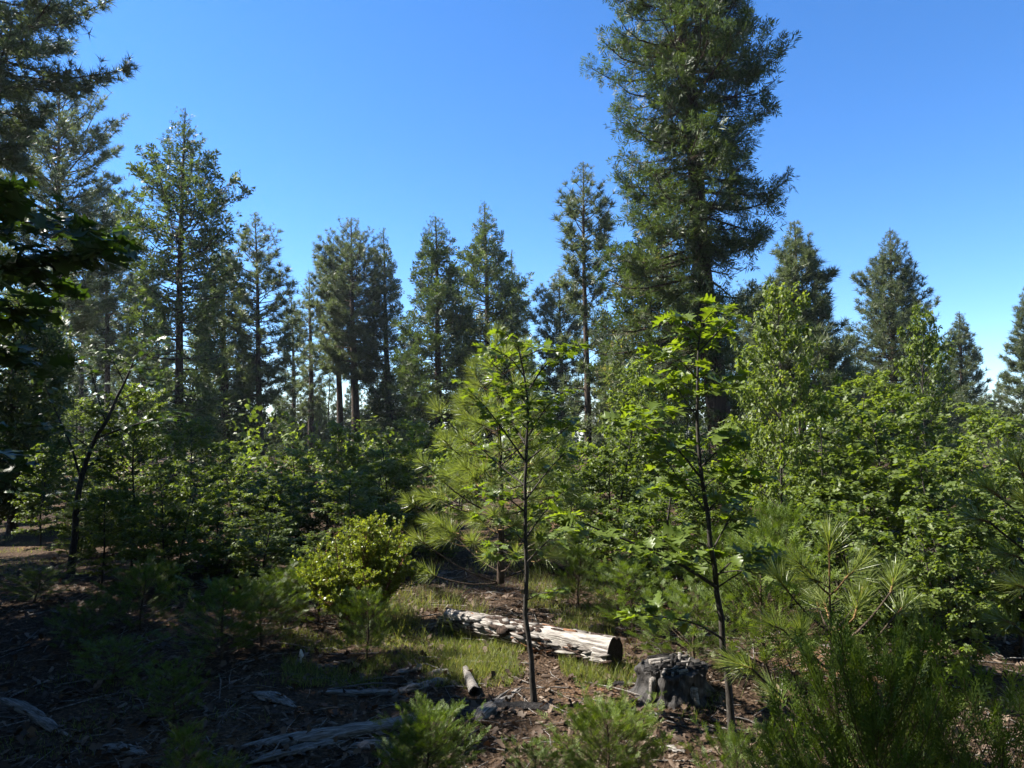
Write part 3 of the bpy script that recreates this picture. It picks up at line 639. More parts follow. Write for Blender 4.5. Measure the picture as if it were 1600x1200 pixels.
# dark bent oak at left with a visible black trunk, drawn from its trunk and limbs
LEAF_HI = []
_r = np.random.default_rng(3)
for i in range(6):
    t = tpl_leaf_hi(_r, _r.uniform(.1, .35), _r.uniform(.05, .4)); LEAF_HI.append(t)
def pts3(path, D):
    out = []
    for q in path:
        out.append(at(q[0], q[1], D + (q[2] if len(q) > 2 else 0)))
    return np.array(out)
def resample(P, n):
    d = np.concatenate([[0], np.cumsum(np.linalg.norm(np.diff(P, axis=0), axis=1))]); t = np.linspace(0, d[-1], n)
    return np.stack([np.interp(t, d, P[:, k]) for k in range(3)], -1)
def smooth_path(P, n):
    Q = resample(P, n)
    for _ in range(2): Q[1:-1] = (Q[:-2] + 2 * Q[1:-1] + Q[2:]) / 4
    return Q
def sapling(name, label, cat, D, trunk, r0, branches, seed, leaf=.15, mats=('bark_oak', 'oak_near'), spacing=.10, twig=.22, maxparts=300, leaf_from=.3, per=4, auto=0, lscale=None, rtip=.004, dup=1):
    rng = np.random.default_rng(seed)
    T = smooth_path(pts3(trunk, D), 18); base = T[0].copy(); T[0, 2] -= .08
    root = thing(name, label, cat, base)
    T = T - base
    wob = rng.normal(size=T.shape) * .006; T[1:-1] += wob[1:-1]
    link('trunk', Geo().tubes(T, np.linspace(1, 0, 18) ** .8 * r0 + rtip + r0 * .5 * np.exp(-np.arange(18) * 1.2), 9).mesh('trunk', M[mats[0]], True), root)
    paths = []
    for b in branches: paths.append(smooth_path(pts3(b, D) - base, 9))
    for _ in range(auto):
        f = rng.uniform(.25, .98); i = f * 17; a = T[int(i)] * (1 - i % 1) + T[min(int(i) + 1, 17)] * (i % 1)
        az = rng.uniform(0, 6.28); l = rng.uniform(.2, .55) * (1.15 - f)
        e = a + np.array([math.cos(az) * l, math.sin(az) * l, l * rng.uniform(.1, .7)]); paths.append(smooth_path(np.array([a, (a + e) / 2 + [0, 0, .03], e]), 9))
    tws = Geo(); LP, LD = [], []
    for P in paths:
        L_ = np.linalg.norm(np.diff(P, axis=0), axis=1).sum()
        link('branch', Geo().tubes(P, np.linspace(1, .3, 9) * (.0035 + .009 * L_), 6).mesh('branch', M[mats[0]], True), root)
        n = max(2, int(L_ * (1 - leaf_from) / spacing))
        for j in range(n):
            f = leaf_from + (1 - leaf_from) * (j + rng.random()) / n; i = min(f * 8, 7.99); o = P[int(i)] * (1 - i % 1) + P[int(i) + 1] * (i % 1)
            t = unit(P[int(i) + 1] - P[int(i)]); a = rng.choice([-1, 1]) * rng.uniform(.3, 1.2)
            d = np.array([t[0] * math.cos(a) - t[1] * math.sin(a), t[0] * math.sin(a) + t[1] * math.cos(a), t[2] * .5 + rng.normal() * .25 + .1]); d = unit(d)
            l = twig * rng.uniform(.3, 1.); e = o + d * l
            tws.tubes(np.array([o, (o + e) / 2 + [0, 0, .01], e]), np.array([.003, .0022, .0015]), 4)
            for q in range(per):
                az = q * 2 * math.pi / per + rng.normal() * .5; LP.append(e - d * l * .35 * rng.random()); LD.append([math.cos(az) + d[0] * .7, math.sin(az) + d[1] * .7, rng.normal() * .25 - .02])
        for q in range(per + 1):
            az = rng.uniform(0, 6.28); LP.append(P[-1]); LD.append([math.cos(az), math.sin(az), rng.normal() * .2 + .1])
    link('twigs', tws.mesh('twigs', M[mats[0]]), root, kind='stuff')
    LP, LD = np.array(LP), unit(np.array(LD)); n = len(LP)
    nd = np.array([0, 0, 1.]) + rng.normal(size=(n, 3)) * .38
    Y = unit(np.cross(nd, LD)); Z = np.cross(LD, Y); Fm = np.stack([LD, Y, Z], -1); sc = leaf * rng.uniform(.42, 1.15, n)
    w = rng.integers(0, 6, n)
    # leaves hang off a short stalk
    LP = LP + LD * (sc * .22)[:, None]
    order = rng.permutation(n); own = order[:maxparts]; rest = order[maxparts:]
    meshes = [Geo().add(LEAF_HI[k][0], LEAF_HI[k][1]).mesh('leaf', M[mats[1]], True) for k in range(6)]
    from mathutils import Matrix
    for i in own:
        o = link('leaf', meshes[w[i]], root)
        m = Matrix([[*(Fm[i][r] * sc[i]), LP[i][r]] for r in range(3)] + [[0, 0, 0, 1]]); o.matrix_local = m
    g = Geo()
    for k in range(6):
        a = rest[w[rest] == k]; g.scatter(LEAF_HI[k], LP[a], Fm[a], sc[a])
    if len(rest): link('leaves', g.mesh('leaves', M[mats[1]], True), root, kind='stuff')
    return root

sapling('oak_sapling', 'young oak with black slender trunk standing in front of the fallen log', 'young oak', 6.2,
    [(836, 1097), (831, 1040), (823, 960), (822, 880), (820, 790), (824, 700), (828, 620), (812, 560), (806, 525)], .019,
    [[(822, 900), (800, 870, .1), (770, 850, .2)], [(821, 800), (790, 775, -.1), (752, 765, -.2)], [(822, 780), (860, 730, .1), (885, 705, .2)],
     [(820, 720), (785, 670, 0), (755, 630, -.1), (735, 612, -.1)], [(824, 700), (800, 660, .3), (770, 600, .5)], [(826, 680), (850, 640, -.2), (880, 610, -.3)], [(828, 640), (795, 590, .1), (760, 560, .1)],
     [(826, 610), (850, 570, .1), (890, 545, .2)], [(820, 590), (800, 560, -.2), (770, 545, -.3)], [(815, 560), (845, 545, .2), (870, 550, .3)], [(810, 550), (800, 530), (790, 520)],
     [(822, 840), (850, 800, .1), (880, 770, .2)], [(821, 850), (795, 820, -.2), (760, 810, -.3)], [(822, 880), (850, 850, -.2), (875, 830, -.4)], [(824, 720), (860, 690, -.1), (895, 660, -.2)], [(822, 760), (790, 735, .2), (750, 700, .3)]],
    301, .10, spacing=.055, twig=.18, per=5, auto=18, rtip=.005)
sapling('oak_sapling', 'young oak with large bright lobed leaves right of the stump', 'young oak', 5.3,
    [(1147, 1168), (1138, 1090), (1130, 1000), (1121, 920), (1112, 850), (1102, 790), (1092, 700), (1086, 620), (1090, 560), (1098, 500)], .022,
    [[(1120, 918), (1080, 890, -.1), (1030, 862, -.15), (960, 838, -.2), (905, 815, -.25), (880, 805, -.3)], [(1131, 1000), (1095, 975, -.1), (1050, 965, -.15), (1000, 960, -.2)],
     [(1113, 860), (1140, 810, .1), (1160, 780, .2)], [(1104, 800), (1070, 760, -.1), (1040, 720, -.1)], [(1098, 750), (1050, 690, 0), (1010, 665, .1), (975, 655, .1)], [(1095, 730), (1125, 700, -.2), (1150, 680, -.3)],
     [(1088, 650), (1060, 610, .1), (1040, 590, .2)], [(1087, 630), (1120, 600, 0), (1145, 590, 0)], [(1088, 590), (1060, 560, -.2), (1035, 545, -.3)], [(1092, 550), (1120, 520, .1), (1145, 495, .2)],
     [(1094, 530), (1070, 500, .1), (1050, 492, .1)], [(1097, 505), (1110, 490), (1125, 482)], [(1120, 900), (1150, 870, .1), (1185, 860, .2)], [(1098, 760), (1070, 745, .3), (1030, 770, .4)], [(1105, 800), (1140, 760, -.2), (1155, 750, -.3)],
     [(1086, 640), (1050, 640, -.1), (1015, 645, -.2)]],
    302, .14, spacing=.065, twig=.16, per=5, auto=14, rtip=.005)
sapling('oak_tree', 'oak with black forked trunk in the shade at left', 'oak', 10.6,
    [(108, 915), (118, 840), (122, 760), (140, 700), (165, 660), (190, 610), (210, 560)], .045,
    [[(125, 745), (110, 690, .2), (85, 640, .3), (70, 600, .3)], [(150, 685), (190, 670, -.3), (240, 655, -.5), (280, 650, -.6)], [(165, 660), (150, 610, .3), (140, 570, .3)], [(180, 630), (215, 610, .2), (250, 590, .2)],
     [(195, 600), (180, 570, -.2), (165, 545, -.2)], [(120, 790), (80, 770, -.2), (45, 755, -.3)], [(122, 800), (160, 780, .2), (200, 775, .3)], [(205, 575), (235, 550), (255, 530)], [(130, 730), (165, 720, .4), (205, 715, .6)], [(140, 700), (100, 670, -.4), (60, 665, -.6)]],
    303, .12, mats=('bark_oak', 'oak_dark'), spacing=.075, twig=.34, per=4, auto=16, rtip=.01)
sapling('oak_tree', 'oak with hanging shaded leaves close to the camera at upper left', 'oak', 4.6,
    [(-190, 1290), (-185, 1000), (-170, 700), (-150, 520), (-130, 380), (-120, 300)], .07,
    [[(-150, 520), (-60, 440, 0), (20, 400, .1), (90, 395, .15), (150, 405, .2)], [(-140, 430), (-60, 360, .2), (20, 340, .3), (90, 350, .4), (140, 370, .4)], [(-130, 380), (-60, 310, -.1), (0, 285, -.2), (40, 300, -.2)],
     [(-150, 480), (-60, 430, .4), (20, 420, .6), (70, 445, .6)], [(-165, 640), (-80, 560, .1), (-20, 540, .2), (30, 560, .2)], [(-160, 600), (-90, 530, -.3), (-30, 480, -.4), (20, 480, -.4)], [(-170, 720), (-100, 680, 0), (-30, 690, .1), (0, 730, .1)]],
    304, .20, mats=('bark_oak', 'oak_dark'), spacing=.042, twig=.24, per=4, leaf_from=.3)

# ------------------------------------------------------------------ young pines with long needles
_r = np.random.default_rng(21)
TUFT = [Geo().add(*tpl_needles(_r, 130, .017)).mesh('needle_tuft', M['needle_near']) for i in range(3)]
def young_pine(label, D, trunk, tufts, seed, size=.2, auto=0, Wd=.6, r0=.03, lowdark=False):
    rng = np.random.default_rng(seed); from mathutils import Matrix
    T = smooth_path(pts3(trunk, D), 12); base = T[0].copy(); T = T - base; T[0, 2] -= .05
    root = thing('pine_sapling', label, 'young pine', base, group=None)
    link('trunk', Geo().tubes(T, np.linspace(1, .25, 12) * r0, 8).mesh('trunk', M['bark_far'], True), root)
    ends = []
    for (px, py, dd, ax) in tufts:
        e = at(px, py, D + dd) - base; k = int(np.argmin(np.abs(T[:, 2] - (e[2] - .45 * abs(e[0] - T[:, 0].mean()) - .1)))); ends.append((T[k], e, np.array(ax, float)))
    for i in range(auto):
        f = (i + rng.random()) / auto; k = f * 10.99; a = T[int(k)] * (1 - k % 1) + T[int(k) + 1] * (k % 1)
        az = i * 2.4 + rng.normal() * .3; l = Wd * (1.05 - f) ** .7 * rng.uniform(.6, 1.1)
        e = a + np.array([math.cos(az) * l, math.sin(az) * l, l * rng.uniform(.25, .6)]); ends.append((a, e, np.array([math.cos(az), math.sin(az), rng.uniform(.2, 1.1)])))
        if l > .35:
            for s_ in (-1, 1):
                m = a + (e - a) * rng.uniform(.45, .7); d = np.array([math.cos(az + s_ * .8), math.sin(az + s_ * .8), .3]); ends.append((m, m + d * l * .35, d))
    for a, e, ax in ends:
        mid = (a + e) / 2; mid[2] -= np.linalg.norm(e - a) * .1; P = smooth_path(np.array([a, mid, e]), 6)
        P[-1] = e; L_ = np.linalg.norm(e - a)
        link('branch', Geo().tubes(P, np.linspace(1, .55, 6) * (.006 + .006 * L_), 6).mesh('branch', M['bark_far'] if L_ > .3 else M['twig_pine'], True), root)
        D_ = unit(np.asarray(ax)[None]); Fm = frames_z(D_, rng)[0]; s = size * rng.uniform(.85, 1.1)
        o = link('needle_tuft', TUFT[rng.integers(0, 3)], root); tip = e + D_[0] * s * .5
        o.matrix_local = Matrix([[*(Fm[r] * s), tip[r]] for r in range(3)] + [[0, 0, 0, 1]])
        link('shoot', Geo().tubes(np.array([e, (e + tip) / 2, tip]), np.array([.008, .007, .004]), 6).mesh('shoot', M['twig_pine'], True), root)
young_pine('young pine with long grey-green needles behind the left foreground oak', 9.3, [(782, 905), (784, 800), (781, 700), (778, 600), (776, 560)],
    [(776, 545, 0, (0, 0, 1)), (745, 590, .1, (-.4, 0, 1)), (815, 560, .1, (.4, 0, 1)), (728, 640, -.1, (-.5, 0, 1)), (690, 650, 0, (-.5, .1, .9)), (705, 700, -.2, (-.6, -.3, .7)), (668, 730, .1, (-.7, 0, .7)), (650, 790, 0, (-.8, 0, .5)), (665, 850, -.1, (-.8, -.2, .5)), (700, 830, -.3, (-.5, -.6, .5)), (680, 900, 0, (-.7, -.3, .4)), (740, 850, -.4, (-.2, -.8, .4)), (870, 700, 0, (.7, 0, .7)), (900, 800, .2, (.8, 0, .5))],
    401, .27, auto=46, Wd=1.05, r0=.05)
young_pine('young pine with bright needle brushes and orange shoots, right of centre foreground', 4.25, [(1310, 1230), (1308, 1120), (1298, 1000), (1296, 920), (1296, 900)],
    [(1296, 870, 0, (0, 0, 1)), (1262, 893, 0, (-.7, 0, .7)), (1320, 905, -.1, (.6, -.1, .6)), (1232, 925, 0, (-.6, 0, .8)), (1392, 925, .1, (.25, 0, 1)), (1225, 985, -.1, (-.8, -.2, .4)), (1175, 1045, -.1, (-.9, 0, .3)), (1335, 965, -.2, (.2, -.2, 1)), (1255, 1000, -.3, (-.3, -.5, .6)), (1400, 960, .2, (.7, .2, .5)), (1280, 950, .3, (-.1, .5, .8)), (1345, 930, .2, (.4, .3, .8))],
    402, .19, auto=5, Wd=.4, r0=.02)
young_pine('young pine reaching in from the right picture edge', 3.4, [(1700, 1250), (1695, 1000), (1690, 850), (1680, 760), (1670, 715)],
    [(1560, 775, 0, (-.8, 0, .6)), (1545, 815, 0, (-.9, 0, .2)), (1600, 745, 0, (-.4, 0, .9)), (1612, 800, -.1, (-.5, -.3, .5)), (1590, 870, 0, (-.7, 0, .2)), (1605, 920, .1, (-.8, 0, .3)), (1585, 975, 0, (-.8, 0, .3)), (1655, 700, 0, (0, 0, 1))],
    403, .155, auto=8, Wd=.22, r0=.025)

# ------------------------------------------------------------------ cedar seedlings
def seedling_src(seed, H=1., Wd=.42, nb=82, spr=.13, m='cedar_near', k=3, step=.07):
    rng = np.random.default_rng(seed)
    root = thing('cedar_seedling', 'x', 'cedar seedling', FAR)
    cl = lambda h: np.array([.02 * math.sin(h * 5 + seed), .02 * math.cos(h * 4), h])
    pf = prof_from([(0, .06), (.12, .3), (.35, .65), (.65, 1), (1, .8)], H, .03, Wd, seed=seed)
    sk = skel(rng, H * .95, pf, .03, nb, (.35, 1.6), .25, .1, cl, .2, step, .35, .05, (.3, .8), wob=.05)
    link('stem', Geo().tubes(np.array([cl(h) - [0, 0, .05 if h == 0 else 0] for h in np.linspace(0, H * .95, 10)]), np.linspace(.014, .003, 10), 6).mesh('stem', M['twig']), root)
    tw = Geo(); tw.tubes(sk['P'], (.0015 + .004 * sk['L'])[:, None] * np.linspace(1, .4, 6), 3); tw.tubes(sk['Q'], np.full((len(sk['Q']), 3), .0012), 3)
    link('branchwork', tw.mesh('branchwork', M['twig']), root, kind='stuff')
    g = Geo(); tp = [tpl_spray_near(rng) for _ in range(k)]
    pos = np.concatenate([sk['Q'][:, 0], sk['Q'][:, 1], sk['P'][:, 5], sk['P'][:, 4], np.array([cl(h) for h in np.linspace(H * .6, H * .95, 8)])])
    dr = np.concatenate([sk['d'] + [0, 0, .9], sk['d'] + [0, 0, .5], sk['P'][:, 5] - sk['P'][:, 4] + [0, 0, .02], sk['P'][:, 5] - sk['P'][:, 4], np.tile([[0, 0, 1.]], (8, 1))]); dr = unit(dr) + rng.normal(size=dr.shape) * .28
    w = rng.integers(0, k, len(pos)); sc = spr * rng.uniform(.6, 1.15, len(pos))
    for q in range(k): a = w == q; g.scatter(tp[q], pos[a], frames_z(dr[a], rng), sc[a])
    A = np.concatenate(g.V); root['top'] = float(np.percentile(A[:, 2], 99.8)); root['rad'] = float(np.percentile(np.hypot(A[:, 0], A[:, 1]), 93))
    link('foliage', g.mesh('foliage', M[m]), root)
    return root
SEED = [seedling_src(501), seedling_src(502, 1., .46, 85), seedling_src(503, 1., .34, 95), seedling_src(504, 1., .44, 150, step=.06)]
useds = [False] * 4
SEEDL = [ # k, px, base distance, top py, width px, label, rz
 (3, 1365, 3.15, 945, 285, 'large dark shaded cedar seedling in the lower right foreground'),
 (3, 668, 4.75, 1095, 155, 'bushy bright-tipped cedar seedling at bottom centre-left'),
 (3, 948, 4.6, 1085, 175, 'bright upright cedar seedling at bottom centre, below the stump'),
 (1, 1150, 4.3, 1115, 150, 'bright cedar seedling around the foot of the right foreground oak'),
 (2, 985, 8.2, 868, 150, 'cedar bush just behind the cut end of the log'),
 (1, 1085, 7.0, 905, 190, 'yellow-green cedar bush behind the stump'),
 (2, 1190, 6.6, 830, 200, 'tall feathery cedar right of the foreground oak trunk'),
 (0, 1130, 9.0, 800, 170, 'soft green cedar filling the space behind the right foreground oak'),
 (2, 575, 7.3, 915, 95, 'dark narrow cedar seedling in front of the yellow-green bush'),
 (0, 350, 7.2, 890, 150, 'shaded cedar seedling left of the yellow-green bush'),
 (1, 275, 5.9, 1025, 110, 'black-looking cedar seedling in the left foreground shade'),
 (2, 292, 4.9, 1130, 75, 'small bright cedar seedling at bottom left'),
 (1, 335, 4.6, 1178, 90, 'tiny cedar seedling tips at the bottom edge, bottom left'),
 (1, 1560, 3.0, 1000, 300, 'lit cedar seedling in the bottom right corner'),
 (2, 1455, 3.9, 1075, 170, 'yellow-green cedar seedling between the dark one and the corner one'),
 (0, 180, 6.6, 985, 120, 'dim low cedar seedling in the left shade'),
 (1, 435, 8.6, 880, 120, 'shaded cedar at the left foot of the yellow-green bush'),
 (0, 840, 4.55, 1150, 130, 'shaded low cedar seedling at bottom centre'),
 (0, 1240, 3.7, 1100, 160, 'cedar seedling left of the dark foreground one'),
 (0, 60, 9.0, 880, 100, 'dim cedar seedling at the left edge below the sunlit slope'),
 (1, 225, 8.0, 870, 130, 'dim cedar seedling between the black forked oak and the thin dark stems'),
 (2, 410, 7.6, 905, 120, 'shaded cedar seedling touching the bush on its left'),
 (0, 500, 8.4, 860, 110, 'dark cedar seedling half hidden by the yellow-green bush'),
 (1, 130, 7.4, 930, 110, 'low black-green cedar seedling in the left shade, nearest the forked oak'),
 (2, 905, 9.8, 850, 90, 'small cedar on the grass beyond the log'),
 (2, 1215, 8.2, 780, 120, 'pale green cedar below the thicket, left of the young pine brushes'),
]
for i, (k, px, D, tpy, wpx, lab) in enumerate(SEEDL):
    p = at(px, tpy, D); z = gz(p[0], D); h = max(p[2] - z, .15) / SEED[k]['top']; w = wpx * D / F / (2 * SEED[k]['rad'])
    if not useds[k]:
        useds[k] = True; o = SEED[k]; o.location = (p[0], D, z - .01); o.scale = (w, w, h); o['label'] = lab; o['group'] = 'cedar seedlings'
    else: copy_thing(SEED[k], lab, (p[0], D, z - .01), i * 1.7, (w, w, h), 'cedar seedlings')

# ------------------------------------------------------------------ yellow-green bush
def bush():
    rng = np.random.default_rng(61); b = onground(572, 975); D = b[1]; root = thing('manzanita_bush', 'rounded yellow-green bush with small upright leaves left of the log', 'bush', b)
    W_, H_ = 104 * D / F, (975 - 838) * D / F + .05
    st, tw, g = Geo(), Geo(), Geo()
    def tpl():
        V, T = [], []
        for i in range(5):
            a = i * 1.257 + rng.normal() * .3; el = rng.uniform(.3, 1.2); d = np.array([math.cos(a) * math.cos(el), math.sin(a) * math.cos(el), math.sin(el)]); s = unit(np.cross(d, rng.normal(size=3))) * .28
            o = d * .1 + np.array([0, 0, i * .12]); k = len(V); V += [o, o + d * .35 + s, o + d * .8 + s * .7, o + d, o + d * .8 - s * .7, o + d * .35 - s]; T.append([k, k + 1, k + 2, k + 3, k + 4, k + 5])
        return np.array(V), np.array(T)
    tp = [tpl() for _ in range(4)]
    for i in range(44):
        a = rng.uniform(0, 6.28); r = rng.random() ** .6; e = np.array([math.cos(a) * r * W_, math.sin(a) * r * W_ * .8, H_ * math.sqrt(max(1 - r * r * .75, .1)) * rng.uniform(.72, 1.15)])
        P = smooth_path(np.array([[0, 0, -.03], e * [.5, .5, .35] + rng.normal(size=3) * .05, e]), 9); st.tubes(P, np.linspace(.013, .004, 9), 5)
        for j in range(36):
            f = rng.uniform(.35, 1); q = min(f * 8, 7.99); o = P[int(q)] * (1 - q % 1) + P[int(q) + 1] * (q % 1); d = unit(rng.normal(size=3) * [1, 1, .4] + [0, 0, .7]); l = rng.uniform(.06, .2)
            tw.tubes(np.array([o, o + d * l * .5, o + d * l + [0, 0, .02]]), np.array([.003, .0025, .002]), 3)
            n = 5; pos = o + d * l * np.linspace(.3, 1, n)[:, None]; g.scatter(tp[rng.integers(0, 4)], pos, frames_z(np.tile(d + [0, 0, .5], (n, 1)) + rng.normal(size=(n, 3)) * .3, rng), rng.uniform(.021, .036, n))
    link('stems', st.mesh('stems', M['rust'], True), root); link('twigs', tw.mesh('twigs', M['rust']), root, kind='stuff'); link('foliage', g.mesh('foliage', M['manz']), root)
bush()

# ------------------------------------------------------------------ stump, log, dead wood
def stump():
    b = onground(1050, 1084); root = thing('tree_stump', 'charred tree stump with grey splintered top at right of the fallen log', 'stump', b)
    rng = np.random.default_rng(71); K, NZ = 72, 16; R0 = .285; H = .27
    V = []; 
    for j in range(NZ + 1):
        t = j / NZ
        for i in range(K):
            a = i * 2 * math.pi / K; c, s = math.cos(a), math.sin(a)
            rid = noise.noise(Vector((c * 2.2, s * 2.2, .5))) * .22 + noise.noise(Vector((c * 6, s * 6, t * 1.5))) * .20 + noise.noise(Vector((c * 14, s * 14, t * 5))) * .12
            fl = .28 * (1 - t) ** 2.5 * (1 + .9 * noise.noise(Vector((c * 1.8 + 4, s * 1.8, 0)))) - .12 * math.exp(-((t - .45) / .3) ** 2) * (.5 + noise.noise(Vector((c * 1.5, s * 1.5, 9))))
            r = R0 * (1 + rid + fl); h = H * t * (1 + (t ** 3) * (.22 * noise.noise(Vector((c * 2.0, s * 2.0, 3))) + .14 * noise.noise(Vector((c * 9, s * 9, 3)))))
            V.append([r * c, r * s, h - .03])
    i = np.arange(NZ)[:, None] * K; j = np.arange(K)[None]; q = np.stack([i + j, i + (j + 1) % K, i + K + (j + 1) % K, i + K + j], -1).reshape(-1, 4)
    # top: concentric rings, rough and split
    n0 = NZ * K; base = len(V); Fq = [q]
    rings = [.88, .72, .5, .28]
    for ri, f in enumerate(rings):
        for k in range(K):
            v = V[n0 + k]; V.append([v[0] * f, v[1] * f, H - .03 + .03 * noise.noise(Vector((v[0] * f * 30, v[1] * f * 8, 1))) - .02 * (1 - f)])
    prev = n0
    for ri in range(len(rings)):
        st_ = base + ri * K; Fq.append(np.stack([prev + j[0], prev + (j[0] + 1) % K, st_ + (j[0] + 1) % K, st_ + j[0]], -1)); prev = st_
    V.append([0, 0, H - .05]); cap = np.stack([prev + j[0], prev + (j[0] + 1) % K, np.full(K, len(V) - 1)], -1)
    m, nt, bs, out = mat('stump_surface'); L = nt.links.new
    tc = N(nt, 'ShaderNodeTexCoord'); mp = N(nt, 'ShaderNodeMapping'); mp.inputs['Scale'].default_value = (14, 14, 2.2); L(tc.outputs['Object'], mp.inputs[0])
    nz = N(nt, 'ShaderNodeTexNoise'); nz.inputs['Scale'].default_value = 2; nz.inputs['Detail'].default_value = 8; L(mp.outputs[0], nz.inputs['Vector'])
    big = N(nt, 'ShaderNodeTexNoise'); big.inputs['Scale'].default_value = 4.2; big.inputs['Detail'].default_value = 3; L(tc.outputs['Object'], big.inputs['Vector'])
    g1 = ramp(nt, [(.3, (.022, .018, .015)), (.55, (.085, .073, .064)), (.8, (.23, .20, .18))]); L(nz.outputs['Fac'], g1.inputs[0])
    g2 = ramp(nt, [(.3, (.006, .005, .005)), (.7, (.035, .030, .027))]); L(nz.outputs['Fac'], g2.inputs[0])
    st_ = ramp(nt, [(.57, (0, 0, 0)), (.63, (1, 1, 1))]); L(big.outputs['Fac'], st_.inputs[0])
    mx = N(nt, 'ShaderNodeMix', data_type='RGBA'); L(st_.outputs[0], mx.inputs[0]); L(g2.outputs[0], mx.inputs[6]); L(g1.outputs[0], mx.inputs[7]); L(mx.outputs[2], bs.inputs['Base Color'])
    bp = N(nt, 'ShaderNodeBump'); bp.inputs['Distance'].default_value = .03; L(nz.outputs['Fac'], bp.inputs['Height']); L(bp.outputs[0], bs.inputs['Normal']); bs.inputs['Roughness'].default_value = .8
    g = Geo(); g.add(V, *Fq, cap); link('stump_body', g.mesh('stump_body', m, False), root)
    for k in range(46):   # splinters standing on the rim, weathered plates on the top
        a = rng.uniform(0, 6.28); r = R0 * rng.uniform(.3, 1.0); l = rng.uniform(.06, .2); w = rng.uniform(.008, .03); z = H - .03 + rng.uniform(0, .02)
        d = np.array([math.cos(.5), math.sin(.5) * .4, 0]) if rng.random() < .7 else np.array([.3, .9, 0]); d = unit(d + rng.normal(size=3) * [.12, .12, .05]); sd_ = unit(np.cross(d, [0, 0, 1])) * w
        c = np.array([r * math.cos(a), r * math.sin(a) * .95, z]); t_ = np.array([0, 0, rng.uniform(.008, .02)])
        A = [c - d * l / 2 - sd_ * .4, c - d * l / 2 + sd_ * .5, c + d * l / 2 + sd_ * .6, c + d * l / 2 * 1.15, c + d * l / 2 - sd_ * .5]
        V2 = [v - t_ for v in A] + [v + t_ for v in A]; f5 = [[5, 6, 7, 8, 9]]; sides = [[i_, (i_ + 1) % 5, 5 + (i_ + 1) % 5, 5 + i_] for i_ in range(5)]
        link('splinter', Geo().add(V2, f5, sides).mesh('splinter', M['grey_wood' if rng.random() < .35 else 'char']), root)
    for k, (a, w, hh) in enumerate([(-2.35, .05, .20), (-1.15, .06, .13)]):   # grey wood slabs on the wall
        c = np.array([math.cos(a), math.sin(a), 0]) * R0 * 1.05; s = np.array([-math.sin(a), math.cos(a), 0]) * w * .5; Vs = []
        for j_ in range(6):
            t = j_ / 5; o = c * (1.06 + .1 * (1 - t) ** 2) + np.array([0, 0, .02 + hh * t + rng.normal() * .006]); wd = (1 - .5 * abs(t - .5)) * (1 + rng.normal() * .15)
            Vs += [o - s * wd - c * .15, o - s * wd * .8 + c * .03, o + s * wd * .8 + c * .04, o + s * wd - c * .15]
        ff = [[4 * r_ + q_, 4 * r_ + q_ + 1, 4 * r_ + q_ + 5, 4 * r_ + q_ + 4] for r_ in range(5) for q_ in range(3)] + [[20, 21, 22, 23]]
        link('wood_slab', Geo().add(Vs, ff).mesh('wood_slab', M['grey_wood']), root)
stump()

def rough_log(P, R_, K, seed, amp=.12, flat=.8, groove=.1):
    """closed noisy log through P with radii R_: returns side Geo arrays and the end rings"""
    rng = np.random.default_rng(seed); n = len(P); T = unit(np.gradient(P, axis=0)); A = unit(np.cross(T, np.array([0, 0, 1.]))); B = np.cross(A, T); V = []
    ph = rng.uniform(0, 50)
    for i in range(n):
        for k in range(K):
            a = k * 2 * math.pi / K; c, s = math.cos(a), math.sin(a)
            r = R_[i] * (1 + amp * noise.noise(Vector((c * 1.5 + ph, s * 1.5, i * .35))) + groove * noise.noise(Vector((c * 7 + ph, s * 7, i * .12))) + groove * .6 * noise.noise(Vector((c * 14, s * 14 + ph, i * .5))))
            V.append(P[i] + A[i] * c * r + B[i] * s * r * flat)
    i = np.arange(n - 1)[:, None] * K; j = np.arange(K)[None]; q = np.stack([i + j, i + (j + 1) % K, i + K + (j + 1) % K, i + K + j], -1).reshape(-1, 4)
    V = np.array(V); c0 = V[:K].mean(0); c1 = V[-K:].mean(0)
    return V, q, c0, c1
